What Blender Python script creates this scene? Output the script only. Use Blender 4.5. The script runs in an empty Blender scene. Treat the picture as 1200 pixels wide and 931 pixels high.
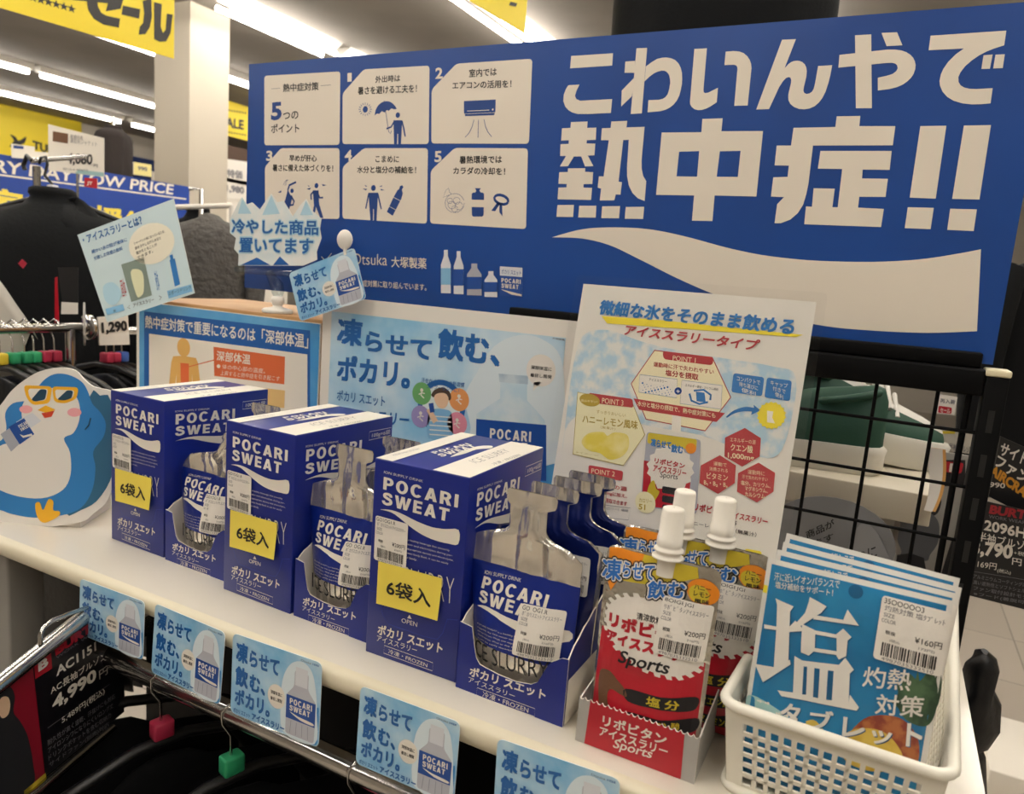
import bpy, bmesh, math, random
from mathutils import Vector, Matrix, noise
from mathutils.geometry import tessellate_polygon
R_ = random.Random(7)
SC = bpy.context.scene
COL = SC.collection
# ---------------------------------------------------------------- camera, world, exposure
# world axes: x runs along the shelf, y into the shop behind it, z up; the shelf top is z = 0, the floor z = FLOOR
FLOOR, CEIL = -0.98, 1.9
F_PX, W_PX, H_PX = 866.6117, 1200.0, 931.0
PITCH, YAW, ROLL = -0.15771, 0.46418, -0.07897
CAM = Vector((0.2484, -0.5301, 0.3796))
ROT = Matrix.Rotation(YAW, 3, 'Z') @ Matrix.Rotation(PITCH, 3, 'X') @ Matrix.Rotation(ROLL, 3, 'Y')
cd = bpy.data.cameras.new('camera')
cam = bpy.data.objects.new('camera', cd)
COL.objects.link(cam)
cd.sensor_width = 36.0
cd.lens = F_PX / W_PX * 36.0
cd.clip_start = 0.02
cd.dof.use_dof = True
cd.dof.focus_distance = 0.80
cd.dof.aperture_fstop = 9.0
r3 = Matrix((ROT.col[0], ROT.col[2], -ROT.col[1])).transposed()
cam.matrix_world = Matrix.Translation(CAM) @ r3.to_4x4()
SC.camera = cam
w = bpy.data.worlds.new('world')
SC.world = w
w.use_nodes = True
w.node_tree.nodes['Background'].inputs[0].default_value = (1.0, 0.93, 0.84, 1)
w.node_tree.nodes['Background'].inputs[1].default_value = 0.05
SC.view_settings.view_transform = 'Standard'
SC.view_settings.look = 'None'
SC.view_settings.gamma = 1.0
SC.view_settings.use_curve_mapping = False
SC.view_settings.exposure = 0.0
TUBE_POWER = 25.0
TUBE_COLOR = (1.0, 0.945, 0.865)
SC.cycles.use_denoising = True
SC.cycles.max_bounces = 8
SC.cycles.caustics_reflective = False
SC.cycles.caustics_refractive = False

# ---------------------------------------------------------------- helpers
def ray(px, py):
    return ROT @ Vector(((px - 600.0) / F_PX, 1.0, -(py - 465.5) / F_PX))
def on_plane(px, py, p, n):
    d = ray(px, py)
    return CAM + d * ((Vector(p) - CAM).dot(n) / d.dot(n))
def onX(px, py, x): return on_plane(px, py, (x, 0, 0), Vector((1, 0, 0)))
def onY(px, py, y): return on_plane(px, py, (0, y, 0), Vector((0, 1, 0)))
def onZ(px, py, z=0.0): return on_plane(px, py, (0, 0, z), Vector((0, 0, 1)))
def onD(px, py, d): return CAM + ray(px, py) * d          # a real distance d along the view axis
def lin(c):
    return c / 12.92 if c <= 0.04045 else ((c + 0.055) / 1.055) ** 2.4
def rgb(h):
    return tuple(lin(int(h[i:i + 2], 16) / 255) for i in (0, 2, 4)) + (1.0,)
MATS = {}
def M(name, hexc='808080', rough=0.5, metal=0.0, coat=0.0, bump=None, mix=None, spec=0.5, emit=0.0, alpha=1.0, dist=0.002, stretch=None, detail=3.0):
    """procedural material; bump=(scale,strength); mix=(hex2,scale,lo,hi)"""
    if name in MATS: return MATS[name]
    m = bpy.data.materials.new(name)
    m.use_nodes = True
    nt = m.node_tree
    b = nt.nodes['Principled BSDF']
    b.inputs['Base Color'].default_value = rgb(hexc)
    b.inputs['Roughness'].default_value = rough
    b.inputs['Metallic'].default_value = metal
    b.inputs['Coat Weight'].default_value = coat
    b.inputs['Coat Roughness'].default_value = 0.08
    b.inputs['Specular IOR Level'].default_value = spec
    b.inputs['Alpha'].default_value = alpha
    tc = nt.nodes.new('ShaderNodeTexCoord')
    if emit:
        b.inputs['Emission Color'].default_value = TUBE_COLOR + (1,)
        b.inputs['Emission Strength'].default_value = emit
    if bump:
        n = nt.nodes.new('ShaderNodeTexNoise')
        n.inputs['Scale'].default_value = bump[0]
        n.inputs['Detail'].default_value = detail
        if stretch:
            mp = nt.nodes.new('ShaderNodeMapping'); mp.inputs['Scale'].default_value = stretch
            nt.links.new(tc.outputs['Object'], mp.inputs['Vector']); nt.links.new(mp.outputs['Vector'], n.inputs['Vector'])
        else: nt.links.new(tc.outputs['Object'], n.inputs['Vector'])
        bp = nt.nodes.new('ShaderNodeBump')
        bp.inputs['Strength'].default_value = bump[1]
        bp.inputs['Distance'].default_value = dist
        nt.links.new(n.outputs['Fac'], bp.inputs['Height'])
        nt.links.new(bp.outputs['Normal'], b.inputs['Normal'])
    if mix:
        n = nt.nodes.new('ShaderNodeTexNoise')
        n.inputs['Scale'].default_value = mix[1]
        n.inputs['Detail'].default_value = 4.0
        nt.links.new(tc.outputs['Object'], n.inputs['Vector'])
        cr = nt.nodes.new('ShaderNodeValToRGB')
        cr.color_ramp.elements[0].position = mix[2]
        cr.color_ramp.elements[1].position = mix[3]
        cr.color_ramp.elements[0].color = rgb(hexc)
        cr.color_ramp.elements[1].color = rgb(mix[0])
        nt.links.new(n.outputs['Fac'], cr.inputs['Fac'])
        nt.links.new(cr.outputs['Color'], b.inputs['Base Color'])
    MATS[name] = m
    return m
def film(name, tint='FFFFFF', gloss=0.08, rough=0.05):
    if name in MATS: return MATS[name]
    m = bpy.data.materials.new(name)
    m.use_nodes = True
    nt = m.node_tree
    nt.nodes.remove(nt.nodes['Principled BSDF'])
    out = nt.nodes['Material Output']
    t = nt.nodes.new('ShaderNodeBsdfTransparent'); t.inputs[0].default_value = rgb(tint)
    g = nt.nodes.new('ShaderNodeBsdfGlossy'); g.inputs['Roughness'].default_value = rough
    mx = nt.nodes.new('ShaderNodeMixShader')
    mx.inputs[0].default_value = gloss
    nt.links.new(t.outputs[0], mx.inputs[1]); nt.links.new(g.outputs[0], mx.inputs[2])
    nt.links.new(mx.outputs[0], out.inputs[0])
    MATS[name] = m
    return m

def tag(o, label, cat, group=None):
    o['label'] = label; o['category'] = cat
    if group: o['group'] = group
    return o
def thing(name, label, cat, loc=(0, 0, 0), rz=0.0, group=None):
    o = bpy.data.objects.new(name, None)
    COL.objects.link(o)
    o.empty_display_size = 0.02
    o.location = loc; o.rotation_euler = (0, 0, rz)
    return tag(o, label, cat, group)
def copy_tree(o, parent=None):
    c = o.copy(); COL.objects.link(c)
    if parent: c.parent = parent
    for ch in list(o.children): copy_tree(ch, c)
    return c
def basis(o):
    m = Matrix.LocRotScale(o.location, o.rotation_euler, o.scale)
    return basis(o.parent) @ m if o.parent else m

class Frame:
    """a plane in the room: origin o, u to the right, v up, n towards the viewer"""
    def __init__(s, o, u, v):
        s.o = Vector(o); s.U = Vector(u).normalized()
        v = Vector(v); s.V = (v - s.U * v.dot(s.U)).normalized()
        s.N = s.U.cross(s.V)
    def uv(s, px, py):
        p = on_plane(px, py, s.o, s.N) - s.o
        return (p.dot(s.U), p.dot(s.V))
    def at(s, u, v, h=0.0): return s.o + s.U * u + s.V * v + s.N * h
    def mat(s):
        return Matrix.Translation(s.o) @ Matrix((s.U, s.V, s.N)).transposed().to_4x4()

def smooth(pts, n=5, closed=True):
    out = []; L = len(pts)
    for i in range(L if closed else L - 1):
        g = (lambda k: pts[k % L]) if closed else (lambda k: pts[max(0, min(L - 1, k))])
        p0, p1, p2, p3 = g(i - 1), g(i), g(i + 1), g(i + 2)
        for j in range(n):
            t = j / n
            out.append(tuple(0.5 * ((2 * p1[k]) + (-p0[k] + p2[k]) * t + (2 * p0[k] - 5 * p1[k] + 4 * p2[k] - p3[k]) * t * t
                                    + (-p0[k] + 3 * p1[k] - 3 * p2[k] + p3[k]) * t ** 3) for k in (0, 1)))
    if not closed: out.append(tuple(pts[-1][:2]))
    return out
GL = {}
def arc(cx, cy, rx, ry, a0, a1, n=10):
    return [(cx + rx * math.cos(math.radians(a0 + (a1 - a0) * i / n)), cy + ry * math.sin(math.radians(a0 + (a1 - a0) * i / n))) for i in range(n + 1)]
BLOCK = {   # heavy grotesque capitals: width, contours
 'P': (.68, [[(0, 0), (.235, 0), (.235, .36)] + arc(.36, .68, .32, .32, -90, 90) + [(0, 1)], [(.235, .55)] + arc(.35, .68, .10, .13, -90, 90) + [(.235, .81)]]),
 'O': (.80, [arc(.40, .5, .40, .52, 0, 360, 28)[:-1], arc(.40, .5, .165, .32, 0, 360, 24)[:-1]]),
 'C': (.76, [arc(.40, .5, .40, .52, 38, 322, 26) + arc(.40, .5, .17, .32, 312, 48, 20)]),
 'A': (.80, [[(0, 0), (.28, 1), (.52, 1), (.80, 0), (.545, 0), (.50, .18), (.30, .18), (.255, 0)], [(.35, .37), (.45, .37), (.40, .66)]]),
 'R': (.74, [[(0, 0), (.235, 0), (.235, .37), (.32, .37), (.47, 0), (.74, 0), (.555, .43)] + arc(.36, .70, .33, .30, -52, 90) + [(0, 1)], [(.235, .57)] + arc(.35, .69, .10, .12, -90, 90) + [(.235, .81)]]),
 'I': (.235, [[(0, 0), (.235, 0), (.235, 1), (0, 1)]]),
 'W': (1.16, [[(0, 1), (.245, 1), (.36, .36), (.46, 1), (.70, 1), (.80, .36), (.915, 1), (1.16, 1), (.93, 0), (.67, 0), (.58, .58), (.49, 0), (.23, 0)]]),
 'E': (.61, [[(0, 0), (.61, 0), (.61, .2), (.235, .2), (.235, .41), (.57, .41), (.57, .6), (.235, .6), (.235, .8), (.60, .8), (.60, 1), (0, 1)]]),
 'T': (.68, [[(.2225, 0), (.4575, 0), (.4575, .8), (.68, .8), (.68, 1), (0, 1), (0, .8), (.2225, .8)]])}
def block(word):
    vs = []; fs = []; x = 0
    for ch in word:
        if ch == 'S':
            c = smooth([(.60, .70), (.55, .85), (.36, .905), (.16, .84), (.15, .67), (.36, .555), (.58, .44), (.61, .22), (.36, .095), (.14, .16), (.09, .32)], 4, False)
            o = len(vs); n = len(c)
            for sg in (1, -1):
                for i, p in enumerate(c):
                    d = Vector(c[min(i + 1, n - 1)]) - Vector(c[max(0, i - 1)]); q = Vector(p) + Vector((-d.y, d.x)).normalized() * .108 * sg
                    vs.append((q.x + x, q.y))
            fs += [(o + i, o + n + i, o + n + i + 1, o + i + 1) for i in range(n - 1)]; wd = .70
        else:
            wd, cs = BLOCK[ch]; o = len(vs)
            fs += [tuple(o + i for i in t) for t in tessellate_polygon([[Vector((a, b, 0)) for a, b in c] for c in cs])]
            vs += [(a + x, b) for c in cs for a, b in c]
        x += wd + .17
    x -= .17
    ff = []
    for f in fs:
        a, b, c = (vs[i] for i in f[:3])
        ff.append(f if (b[0] - a[0]) * (c[1] - a[1]) - (b[1] - a[1]) * (c[0] - a[0]) > 0 else f[::-1])
    return [(a / x, b) for a, b in vs], ff, x
def glyphs(s, bold):
    k = (s, bold)
    if s in ('POCARI', 'SWEAT'):
        if s not in GL: GL[s] = block(s)
        return GL[s]
    if k in GL: return GL[k]
    cu = bpy.data.curves.new('t', 'FONT')
    cu.body = s; cu.offset = bold; cu.resolution_u = 3
    o = bpy.data.objects.new('t', cu)
    me = o.to_mesh()
    vs = [(v.co.x, v.co.y) for v in me.vertices]
    fs = [tuple(p.vertices) for p in me.polygons]
    o.to_mesh_clear()
    bpy.data.objects.remove(o); bpy.data.curves.remove(cu)
    x0 = min(v[0] for v in vs); x1 = max(v[0] for v in vs); y0 = min(v[1] for v in vs); y1 = max(v[1] for v in vs)
    w_, h_ = max(x1 - x0, 1e-6), max(y1 - y0, 1e-6)
    vs = [((a - x0) / w_, (b - y0) / h_) for a, b in vs]
    GL[k] = (vs, fs, w_ / h_)
    return GL[k]

def zoomed(ox, oy, s, pts): return [(ox + x / s, oy + y / s) for x, y in pts]
def rounded(pts, r, n=5):
    """rounded corners on a polygon (uv metres)"""
    out = []; L = len(pts)
    for i in range(L):
        p = Vector(pts[i]); a = Vector(pts[i - 1]) - p; b = Vector(pts[(i + 1) % L]) - p
        k = min(r, a.length * 0.49, b.length * 0.49)
        A = p + a.normalized() * k; B = p + b.normalized() * k
        for j in range(n + 1):
            t = j / n
            q = A * (1 - t) ** 2 + p * 2 * t * (1 - t) + B * t * t
            out.append((q.x, q.y))
    return out

class Art:
    """flat printed artwork: a pile of thin layers in the plane of a frame"""
    def __init__(s, frame=None):
        s.it = []; s.fr = frame; s.tf = frame.uv if frame else (lambda a, b: (a, b))
    def aff(s, TL, TR, BL, raw=False):
        """switch to unit coordinates (0..1 right, 0..1 down) on a parallelogram"""
        if not raw: TL, TR, BL = s.tf(*TL), s.tf(*TR), s.tf(*BL)
        old = s.tf
        s.tf = lambda a, b: (TL[0] + (TR[0] - TL[0]) * a + (BL[0] - TL[0]) * b, TL[1] + (TR[1] - TL[1]) * a + (BL[1] - TL[1]) * b)
        return old
    def raw(s, m, pts, ly=1):
        tr = tessellate_polygon([[Vector((x, y, 0)) for x, y in pts]])
        ok = []
        for t in tr:
            a, b, c = (pts[i] for i in t)
            ar = (b[0] - a[0]) * (c[1] - a[1]) - (b[1] - a[1]) * (c[0] - a[0])
            if abs(ar) > 1e-13: ok.append(t if ar > 0 else t[::-1])
        s.it.append((m, ly, pts, ok))
    def poly(s, m, pts, ly=1): s.raw(m, [s.tf(*p) for p in pts], ly)
    def blob(s, m, pts, ly=1, n=5): s.poly(m, smooth(pts, n), ly)
    def rr(s, m, pts, r, ly=1): s.raw(m, rounded([s.tf(*p) for p in pts], r), ly)
    def rect(s, m, x0, y0, x1, y1, ly=1): s.poly(m, [(x0, y0), (x1, y0), (x1, y1), (x0, y1)], ly)
    def ell(s, m, c, a, b, ly=1, n=28):
        """c centre, a and b the ends of two half axes"""
        C, A, B = Vector(s.tf(*c)), Vector(s.tf(*a)), Vector(s.tf(*b))
        s.raw(m, [tuple(C + (A - C) * math.cos(2 * math.pi * i / n) + (B - C) * math.sin(2 * math.pi * i / n)) for i in range(n)], ly)
    def disc(s, m, c, r, ly=1, n=24):
        C = s.tf(*c)
        s.raw(m, [(C[0] + r * math.cos(2 * math.pi * i / n), C[1] + r * math.sin(2 * math.pi * i / n)) for i in range(n)], ly)
    def star(s, m, c, r, r2, k, ly=1, rot=0.0):
        C = s.tf(*c)
        s.raw(m, [(C[0] + (r if i % 2 == 0 else r2) * math.cos(rot + math.pi * i / k), C[1] + (r if i % 2 == 0 else r2) * math.sin(rot + math.pi * i / k)) for i in range(2 * k)], ly)
    def line(s, m, pts, wd, ly=1, closed=False):
        P = [Vector(s.tf(*p)) for p in pts]
        if closed: P.append(P[0])
        L = []; Rr = []
        for i, p in enumerate(P):
            d = (P[min(i + 1, len(P) - 1)] - P[max(i - 1, 0)])
            if closed and i in (0, len(P) - 1): d = P[1] - P[-2]
            n = Vector((-d.y, d.x)).normalized() * wd / 2
            L.append(tuple(p + n)); Rr.append(tuple(p - n))
        vs = L + Rr; k = len(P)
        s.it.append((m, ly, vs, [(i, k + i, k + i + 1, i + 1) for i in range(k - 1)]))
    def text(s, m, t, bl, br, tl, ly=2, bold=0.0):
        cjk = bold > 0 and any(ord(c) > 0x2E80 for c in t)
        vs, fs, asp = glyphs(t, 0.0 if cjk else bold)
        BL, BR, TL = s.tf(*bl), s.tf(*br), s.tf(*tl)
        if cjk:                                   # heavy weight: the thin glyphs struck several times, slightly shifted
            by = bold * 0.55; bx = by / asp; k = 1.0
            for i, (dx, dy) in enumerate(((1, 1), (-1, 1), (1, -1), (-1, -1), (0, 0))):
                pts = []
                for a, b in vs:
                    a = bx + a * (1 - 2 * bx) + dx * bx; b = by + b * (1 - 2 * by) + dy * by
                    pts.append((BL[0] + (BR[0] - BL[0]) * a + (TL[0] - BL[0]) * b, BL[1] + (BR[1] - BL[1]) * a + (TL[1] - BL[1]) * b))
                s.it.append((m, ly + 0.12 * i, pts, fs))
            return
        pts = [(BL[0] + (BR[0] - BL[0]) * a + (TL[0] - BL[0]) * b, BL[1] + (BR[1] - BL[1]) * a + (TL[1] - BL[1]) * b) for a, b in vs]
        s.it.append((m, ly, pts, fs))
    def outline(s, m, t, bl, br, tl, d, ly):
        """the letters grown by d metres all round"""
        BL, BR, TL = (Vector(s.tf(*p)) for p in (bl, br, tl)); old = s.tf; s.tf = lambda a, b: (a, b)
        for k in range(12):
            o = Vector((math.cos(k * math.pi / 6), math.sin(k * math.pi / 6))) * d; s.text(m, t, tuple(BL + o), tuple(BR + o), tuple(TL + o), ly + .06 * k)
        s.tf = old
    def bars(s, m, x0, y0, x1, y1, ly=2, seed=3, n=30):
        r = random.Random(seed); x = x0; st = (x1 - x0) / n
        while x < x1:
            w_ = st * r.choice((0.35, 0.6, 0.9)); s.rect(m, x, y0, min(x + w_, x1), y1, ly); x += w_ + st * r.choice((0.35, 0.55, 0.8))

class MB:
    """mesh builder: everything added becomes ONE mesh object"""
    def __init__(s): s.v = []; s.f = []; s.mi = []; s.sm = []; s.mats = []
    def slot(s, m):
        if m not in s.mats: s.mats.append(m)
        return s.mats.index(m)
    def add(s, vs, fs, m, sm=False):
        o = len(s.v); s.v += [Vector(v) for v in vs]; k = s.slot(m)
        for f in fs: s.f.append(tuple(i + o for i in f)); s.mi.append(k); s.sm.append(sm)
    def box(s, x0, x1, y0, y1, z0, z1, m, mx=None):
        vs = [Vector((x, y, z)) for x in (x0, x1) for y in (y0, y1) for z in (z0, z1)]
        if mx: vs = [mx @ v for v in vs]
        s.add(vs, [(0, 1, 3, 2), (4, 6, 7, 5), (0, 4, 5, 1), (2, 3, 7, 6), (0, 2, 6, 4), (1, 5, 7, 3)], m)
    def rbox(s, x0, x1, y0, y1, z0, z1, r, m, mx=None, seg=2):
        bm = bmesh.new(); bmesh.ops.create_cube(bm, size=1.0)
        for v in bm.verts: v.co = Vector(((x0 + x1) / 2 + v.co.x * (x1 - x0), (y0 + y1) / 2 + v.co.y * (y1 - y0), (z0 + z1) / 2 + v.co.z * (z1 - z0)))
        bmesh.ops.bevel(bm, geom=list(bm.edges), offset=r, segments=seg, profile=0.5, affect='EDGES')
        s.bm(bm, m, True, mx)
    def bm(s, bm, m, sm=False, mx=None):
        bm.verts.index_update()
        s.add([mx @ v.co if mx else v.co.copy() for v in bm.verts], [tuple(v.index for v in f.verts) for f in bm.faces], m, sm)
        bm.free()
    def tube(s, path, r, m, n=10, caps=True, closed=False):
        P = [Vector(p) for p in path]; k = len(P); vs = []; rs = r if isinstance(r, (list, tuple)) else [r] * k
        d0 = (P[1] - P[0]).normalized()
        a = d0.orthogonal().normalized()
        for i, p in enumerate(P):
            if closed: d = P[(i + 1) % k] - P[i - 1]
            else: d = P[min(i + 1, k - 1)] - P[max(i - 1, 0)]
            d.normalize()
            a = (a - d * a.dot(d)).normalized(); b = d.cross(a)
            for j in range(n):
                t = 2 * math.pi * j / n
                vs.append(p + (a * math.cos(t) + b * math.sin(t)) * rs[i])
        fs = [(i * n + j, i * n + (j + 1) % n, ((i + 1) % k) * n + (j + 1) % n, ((i + 1) % k) * n + j) for i in range(k if closed else k - 1) for j in range(n)]
        s.add(vs, fs, m, True)
        if caps and not closed:
            s.add(vs[:n], [tuple(range(n))[::-1]], m); s.add(vs[-n:], [tuple(range(n))], m)
    def lathe(s, prof, mx, m, n=20, cap=True):
        vs = [mx @ Vector((r * math.cos(2 * math.pi * j / n), r * math.sin(2 * math.pi * j / n), z)) for r, z in prof for j in range(n)]
        fs = [(i * n + j, i * n + (j + 1) % n, (i + 1) * n + (j + 1) % n, (i + 1) * n + j) for i in range(len(prof) - 1) for j in range(n)]
        s.add(vs, fs, m, True)
        if cap: s.add(vs[:n], [tuple(range(n))[::-1]], m); s.add(vs[-n:], [tuple(range(n))], m)
    def slab(s, pts, fmap, t, mf, ms=None, mb=None):
        """a board: outline pts (uv) in front, thickness t behind"""
        n = len(pts); tr = tessellate_polygon([[Vector((x, y, 0)) for x, y in pts]])
        ar = sum(pts[i - 1][0] * pts[i][1] - pts[i][0] * pts[i - 1][1] for i in range(n))
        if ar < 0: pts = pts[::-1]; tr = [tuple(n - 1 - i for i in t_) for t_ in tr]
        fr = [fmap(x, y, 0) for x, y in pts]; bk = [fmap(x, y, -t) for x, y in pts]
        fx = []
        for t_ in tr:
            a, b, c = (pts[i] for i in t_)
            fx.append(t_ if (b[0] - a[0]) * (c[1] - a[1]) - (b[1] - a[1]) * (c[0] - a[0]) > 0 else t_[::-1])
        s.add(fr, fx, mf); s.add(bk, [t_[::-1] for t_ in fx], mb or ms or mf)
        s.add(fr + bk, [(i, n + i, n + (i + 1) % n, (i + 1) % n) for i in range(n)], ms or mf)
    def grid(s, rows, m, sm=True, closed=False, flip=False):
        k = len(rows[0]); vs = [p for r in rows for p in r]; c = k if closed else k - 1
        fs = [(i * k + j, i * k + (j + 1) % k, (i + 1) * k + (j + 1) % k, (i + 1) * k + j) for i in range(len(rows) - 1) for j in range(c)]
        if flip: fs = [f[::-1] for f in fs]
        if callable(m):
            groups = {}
            for f in fs: groups.setdefault(m(f[0] // k, f[0] % k), []).append(f)
            o = len(s.v); s.v += [Vector(v) for v in vs]
            for mm, ff in groups.items():
                q = s.slot(mm)
                for f in ff: s.f.append(tuple(i + o for i in f)); s.mi.append(q); s.sm.append(sm)
        else: s.add(vs, fs, m, sm)
    def art(s, A, fmap, step=0.00022, cuts=None):
        for m, ly, pts, fs in A.it:
            if cuts:
                bm = bmesh.new(); bv = [bm.verts.new((x, y, 0)) for x, y in pts]
                for f in fs:
                    try: bm.faces.new([bv[i] for i in f])
                    except ValueError: pass
                x0, x1 = min(p[0] for p in pts), max(p[0] for p in pts); y0, y1 = min(p[1] for p in pts), max(p[1] for p in pts)
                for ax, lst in ((0, cuts[0]), (1, cuts[1])):
                    lo, hi = (x0, x1) if ax == 0 else (y0, y1)
                    for c in lst:
                        if lo < c < hi:
                            co = (c, 0, 0) if ax == 0 else (0, c, 0); no = (1, 0, 0) if ax == 0 else (0, 1, 0)
                            bmesh.ops.bisect_plane(bm, geom=bm.verts[:] + bm.edges[:] + bm.faces[:], dist=1e-7, plane_co=co, plane_no=no)
                bm.verts.index_update()
                s.add([fmap(v.co.x, v.co.y, 0.0002 + step * ly) for v in bm.verts], [tuple(v.index for v in f.verts) for f in bm.faces], m)
                bm.free()
            else: s.add([fmap(x, y, 0.0002 + step * ly) for x, y in pts], fs, m)
    def build(s, name, parent=None, local=False):
        me = bpy.data.meshes.new(name)
        vs = s.v
        if parent and not local:
            inv = basis(parent).inverted(); vs = [inv @ v for v in vs]
        me.from_pydata([tuple(v) for v in vs], [], s.f)
        for m in s.mats: me.materials.append(m)
        me.polygons.foreach_set('material_index', s.mi); me.polygons.foreach_set('use_smooth', s.sm)
        me.update()
        o = bpy.data.objects.new(name, me); COL.objects.link(o)
        if parent: o.parent = parent
        return o
def struct(name, mb):
    o = mb.build(name); o['kind'] = 'structure'; return o
def centred(o, p):
    """move a single-mesh object's origin to p (the geometry stays where it is)"""
    p = Vector(p); o.data.transform(Matrix.Translation(-p)); o.location = p; return o
X_, Y_, Z_ = Vector((1, 0, 0)), Vector((0, 1, 0)), Vector((0, 0, 1))

# colours of print and plastic
WHT = M('print white', 'E9E2D6', 0.45)
PAPER = M('white paper', 'E8E2D8', 0.55)
NAVY = M('print navy blue', '123A86', 0.4)
INK = M('black ink', '1B1A1C', 0.5)
GREY = M('grey ink', '77757A', 0.5)
CHROME = M('chrome', 'C9C7C4', 0.18, 1.0)
BLACKP = M('black plastic', '111112', 0.4)
CLOTH = M('black cloth', '0A0B0D', 0.85, bump=(180, 0.35), spec=.2)
# ---------------------------------------------------------------- the shop shell
b = MB(); FL = bpy.data.materials.new('floor tiles'); FL.use_nodes = True
nt = FL.node_tree; P = nt.nodes['Principled BSDF']; P.inputs['Roughness'].default_value = 0.28
tc = nt.nodes.new('ShaderNodeTexCoord'); br = nt.nodes.new('ShaderNodeTexBrick')
br.offset = 0.0; br.inputs['Scale'].default_value = 1.0
br.inputs['Brick Width'].default_value = 0.45; br.inputs['Row Height'].default_value = 0.45; br.inputs['Mortar Size'].default_value = 0.003
br.inputs['Color1'].default_value = rgb('B7ADA0'); br.inputs['Color2'].default_value = rgb('ADA396'); br.inputs['Mortar'].default_value = rgb('7F776C')
nt.links.new(tc.outputs['Object'], br.inputs['Vector']); nt.links.new(br.outputs['Color'], P.inputs['Base Color'])
XA, XB, YA, YB = -9.2, 5.5, -5.0, 11.0
b.box(XA, XB, YA, YB, FLOOR - 0.1, FLOOR, FL); struct('floor', b)
b = MB(); b.box(XA, XB, YA, YB, CEIL, CEIL + 0.1, M('ceiling board', '847D75', 0.9, mix=('7B746C', 1.5, 0.4, 0.6))); struct('ceiling', b)
WALL = M('painted wall', 'C9C2B6', 0.8); NAVYW = M('navy wall band', '24386F', 0.7)
b = MB(); b.box(XA - 0.1, XA, YA, YB, FLOOR, CEIL, WALL)
b.box(XA, XA + 0.01, YA + .3, YB - .3, 0.35, 1.62, NAVYW); struct('wall_left', b)
b = MB(); b.box(XA, XB, YB, YB + 0.1, FLOOR, CEIL, WALL); struct('wall_back', b)
b = MB(); b.box(XB, XB + 0.1, YA, YB, FLOOR, CEIL, WALL); struct('wall_right', b)
b = MB(); b.box(XA, XB, YA - 0.1, YA, FLOOR, CEIL, WALL); struct('wall_front', b)
# pillar
pc = onD(222, 120, 4.6)
pw = 0.36
e1 = onY(181, 100, pc.y); e2 = onX(268, 110, pc.x)
b = MB(); b.box(e1.x, pc.x, pc.y, e2.y, FLOOR, CEIL, M('pillar paint', 'B9B0A0', 0.7)); o = struct('column', b)
# fluorescent lamps: rows run away from the camera
TUBE = M('lit tube', 'FFFFFF', 0.3, emit=TUBE_POWER); LAMPW = M('lamp housing', 'D8D4CC', 0.5)
def lamp(x, y0, y1, label, tubes=1):
    t = thing('ceiling_lamp', label, 'ceiling light', (x, (y0 + y1) / 2, CEIL), group='rows of fluorescent ceiling lamps')
    L = y1 - y0
    h = MB()
    wd = 0.05 if tubes == 1 else 0.10
    h.add([(-wd, -L / 2, 0), (wd, -L / 2, 0), (wd, L / 2, 0), (-wd, L / 2, 0), (-.03, -L / 2, -.05), (.03, -L / 2, -.05), (.03, L / 2, -.05), (-.03, L / 2, -.05)],
          [(4, 7, 6, 5), (0, 4, 5, 1), (1, 5, 6, 2), (2, 6, 7, 3), (3, 7, 4, 0), (0, 1, 2, 3)], LAMPW)
    h.build('housing', t, local=True)
    for k in range(tubes):
        ox = 0 if tubes == 1 else (-0.06, 0.06)[k]
        tb = MB(); tb.tube([(ox, -L / 2 + .03, -.075), (ox, L / 2 - .03, -.075)], 0.017, TUBE, 8); tb.build('tube', t, local=True)
    return t
LAB = 'fluorescent lamp tube glowing in a long ceiling row'
for x, segs in ((-8.05, [(0.2, 5.35), (5.45, 5.95)]), (-6.72, [(0.2, 3.55), (3.6, 5.6)]), (-4.9, [(-.5, 1.9), (2.0, 4.4), (4.5, 6.9)]),
                (-3.5, [(-2.3, 0.1), (0.2, 2.6), (2.75, 3.72), (3.8, 4.6), (4.8, 7.2)]), (-2.0, [(-2.6, -.2), (-.1, 2.3), (2.4, 4.1), (4.2, 6.6)]),
                (-0.5, [(-2.6, -.2), (-.1, 2.3), (2.4, 4.8)]), (1.0, [(-2.6, -.2), (-.1, 2.3), (2.4, 4.8)]), (2.5, [(-2.6, -.2), (-.1, 2.3), (2.4, 4.8)])):
    for y0, y1 in segs: lamp(x, y0, y1, LAB, 2 if x in (-3.5, -2.0, -0.5, 1.0) else 1)
# ---------------------------------------------------------------- shelf
SHW = M('white shelf laminate', 'E0D9CB', 0.22, coat=0.2)
SHE = M('cream edge band', 'D6CDB4', 0.35)
XR = 0.368
t = thing('display_shelf', 'white laminate display shelf board with rounded cream front edge carrying the drinks', 'shelf', (-0.2, 0.2, 0))
b = MB(); b.box(-0.98, XR, -0.004, 0.42, -0.024, 0.0, SHW); b.build('shelf_board', t)
b = MB()
prof = [(-0.004, 0.0), (-0.010, -0.001), (-0.014, -0.005), (-0.0155, -0.012), (-0.014, -0.019), (-0.010, -0.023), (-0.004, -0.024)]
b.grid([[Vector((x, y, z)) for y, z in prof] for x in (-0.98, XR)], SHE, flip=True)
b.add([Vector((XR, y, z)) for y, z in prof], [tuple(range(len(prof)))[::-1]], SHE); b.add([Vector((-0.98, y, z)) for y, z in prof], [tuple(range(len(prof)))], SHE)
b.build('edge_band', t)
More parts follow.
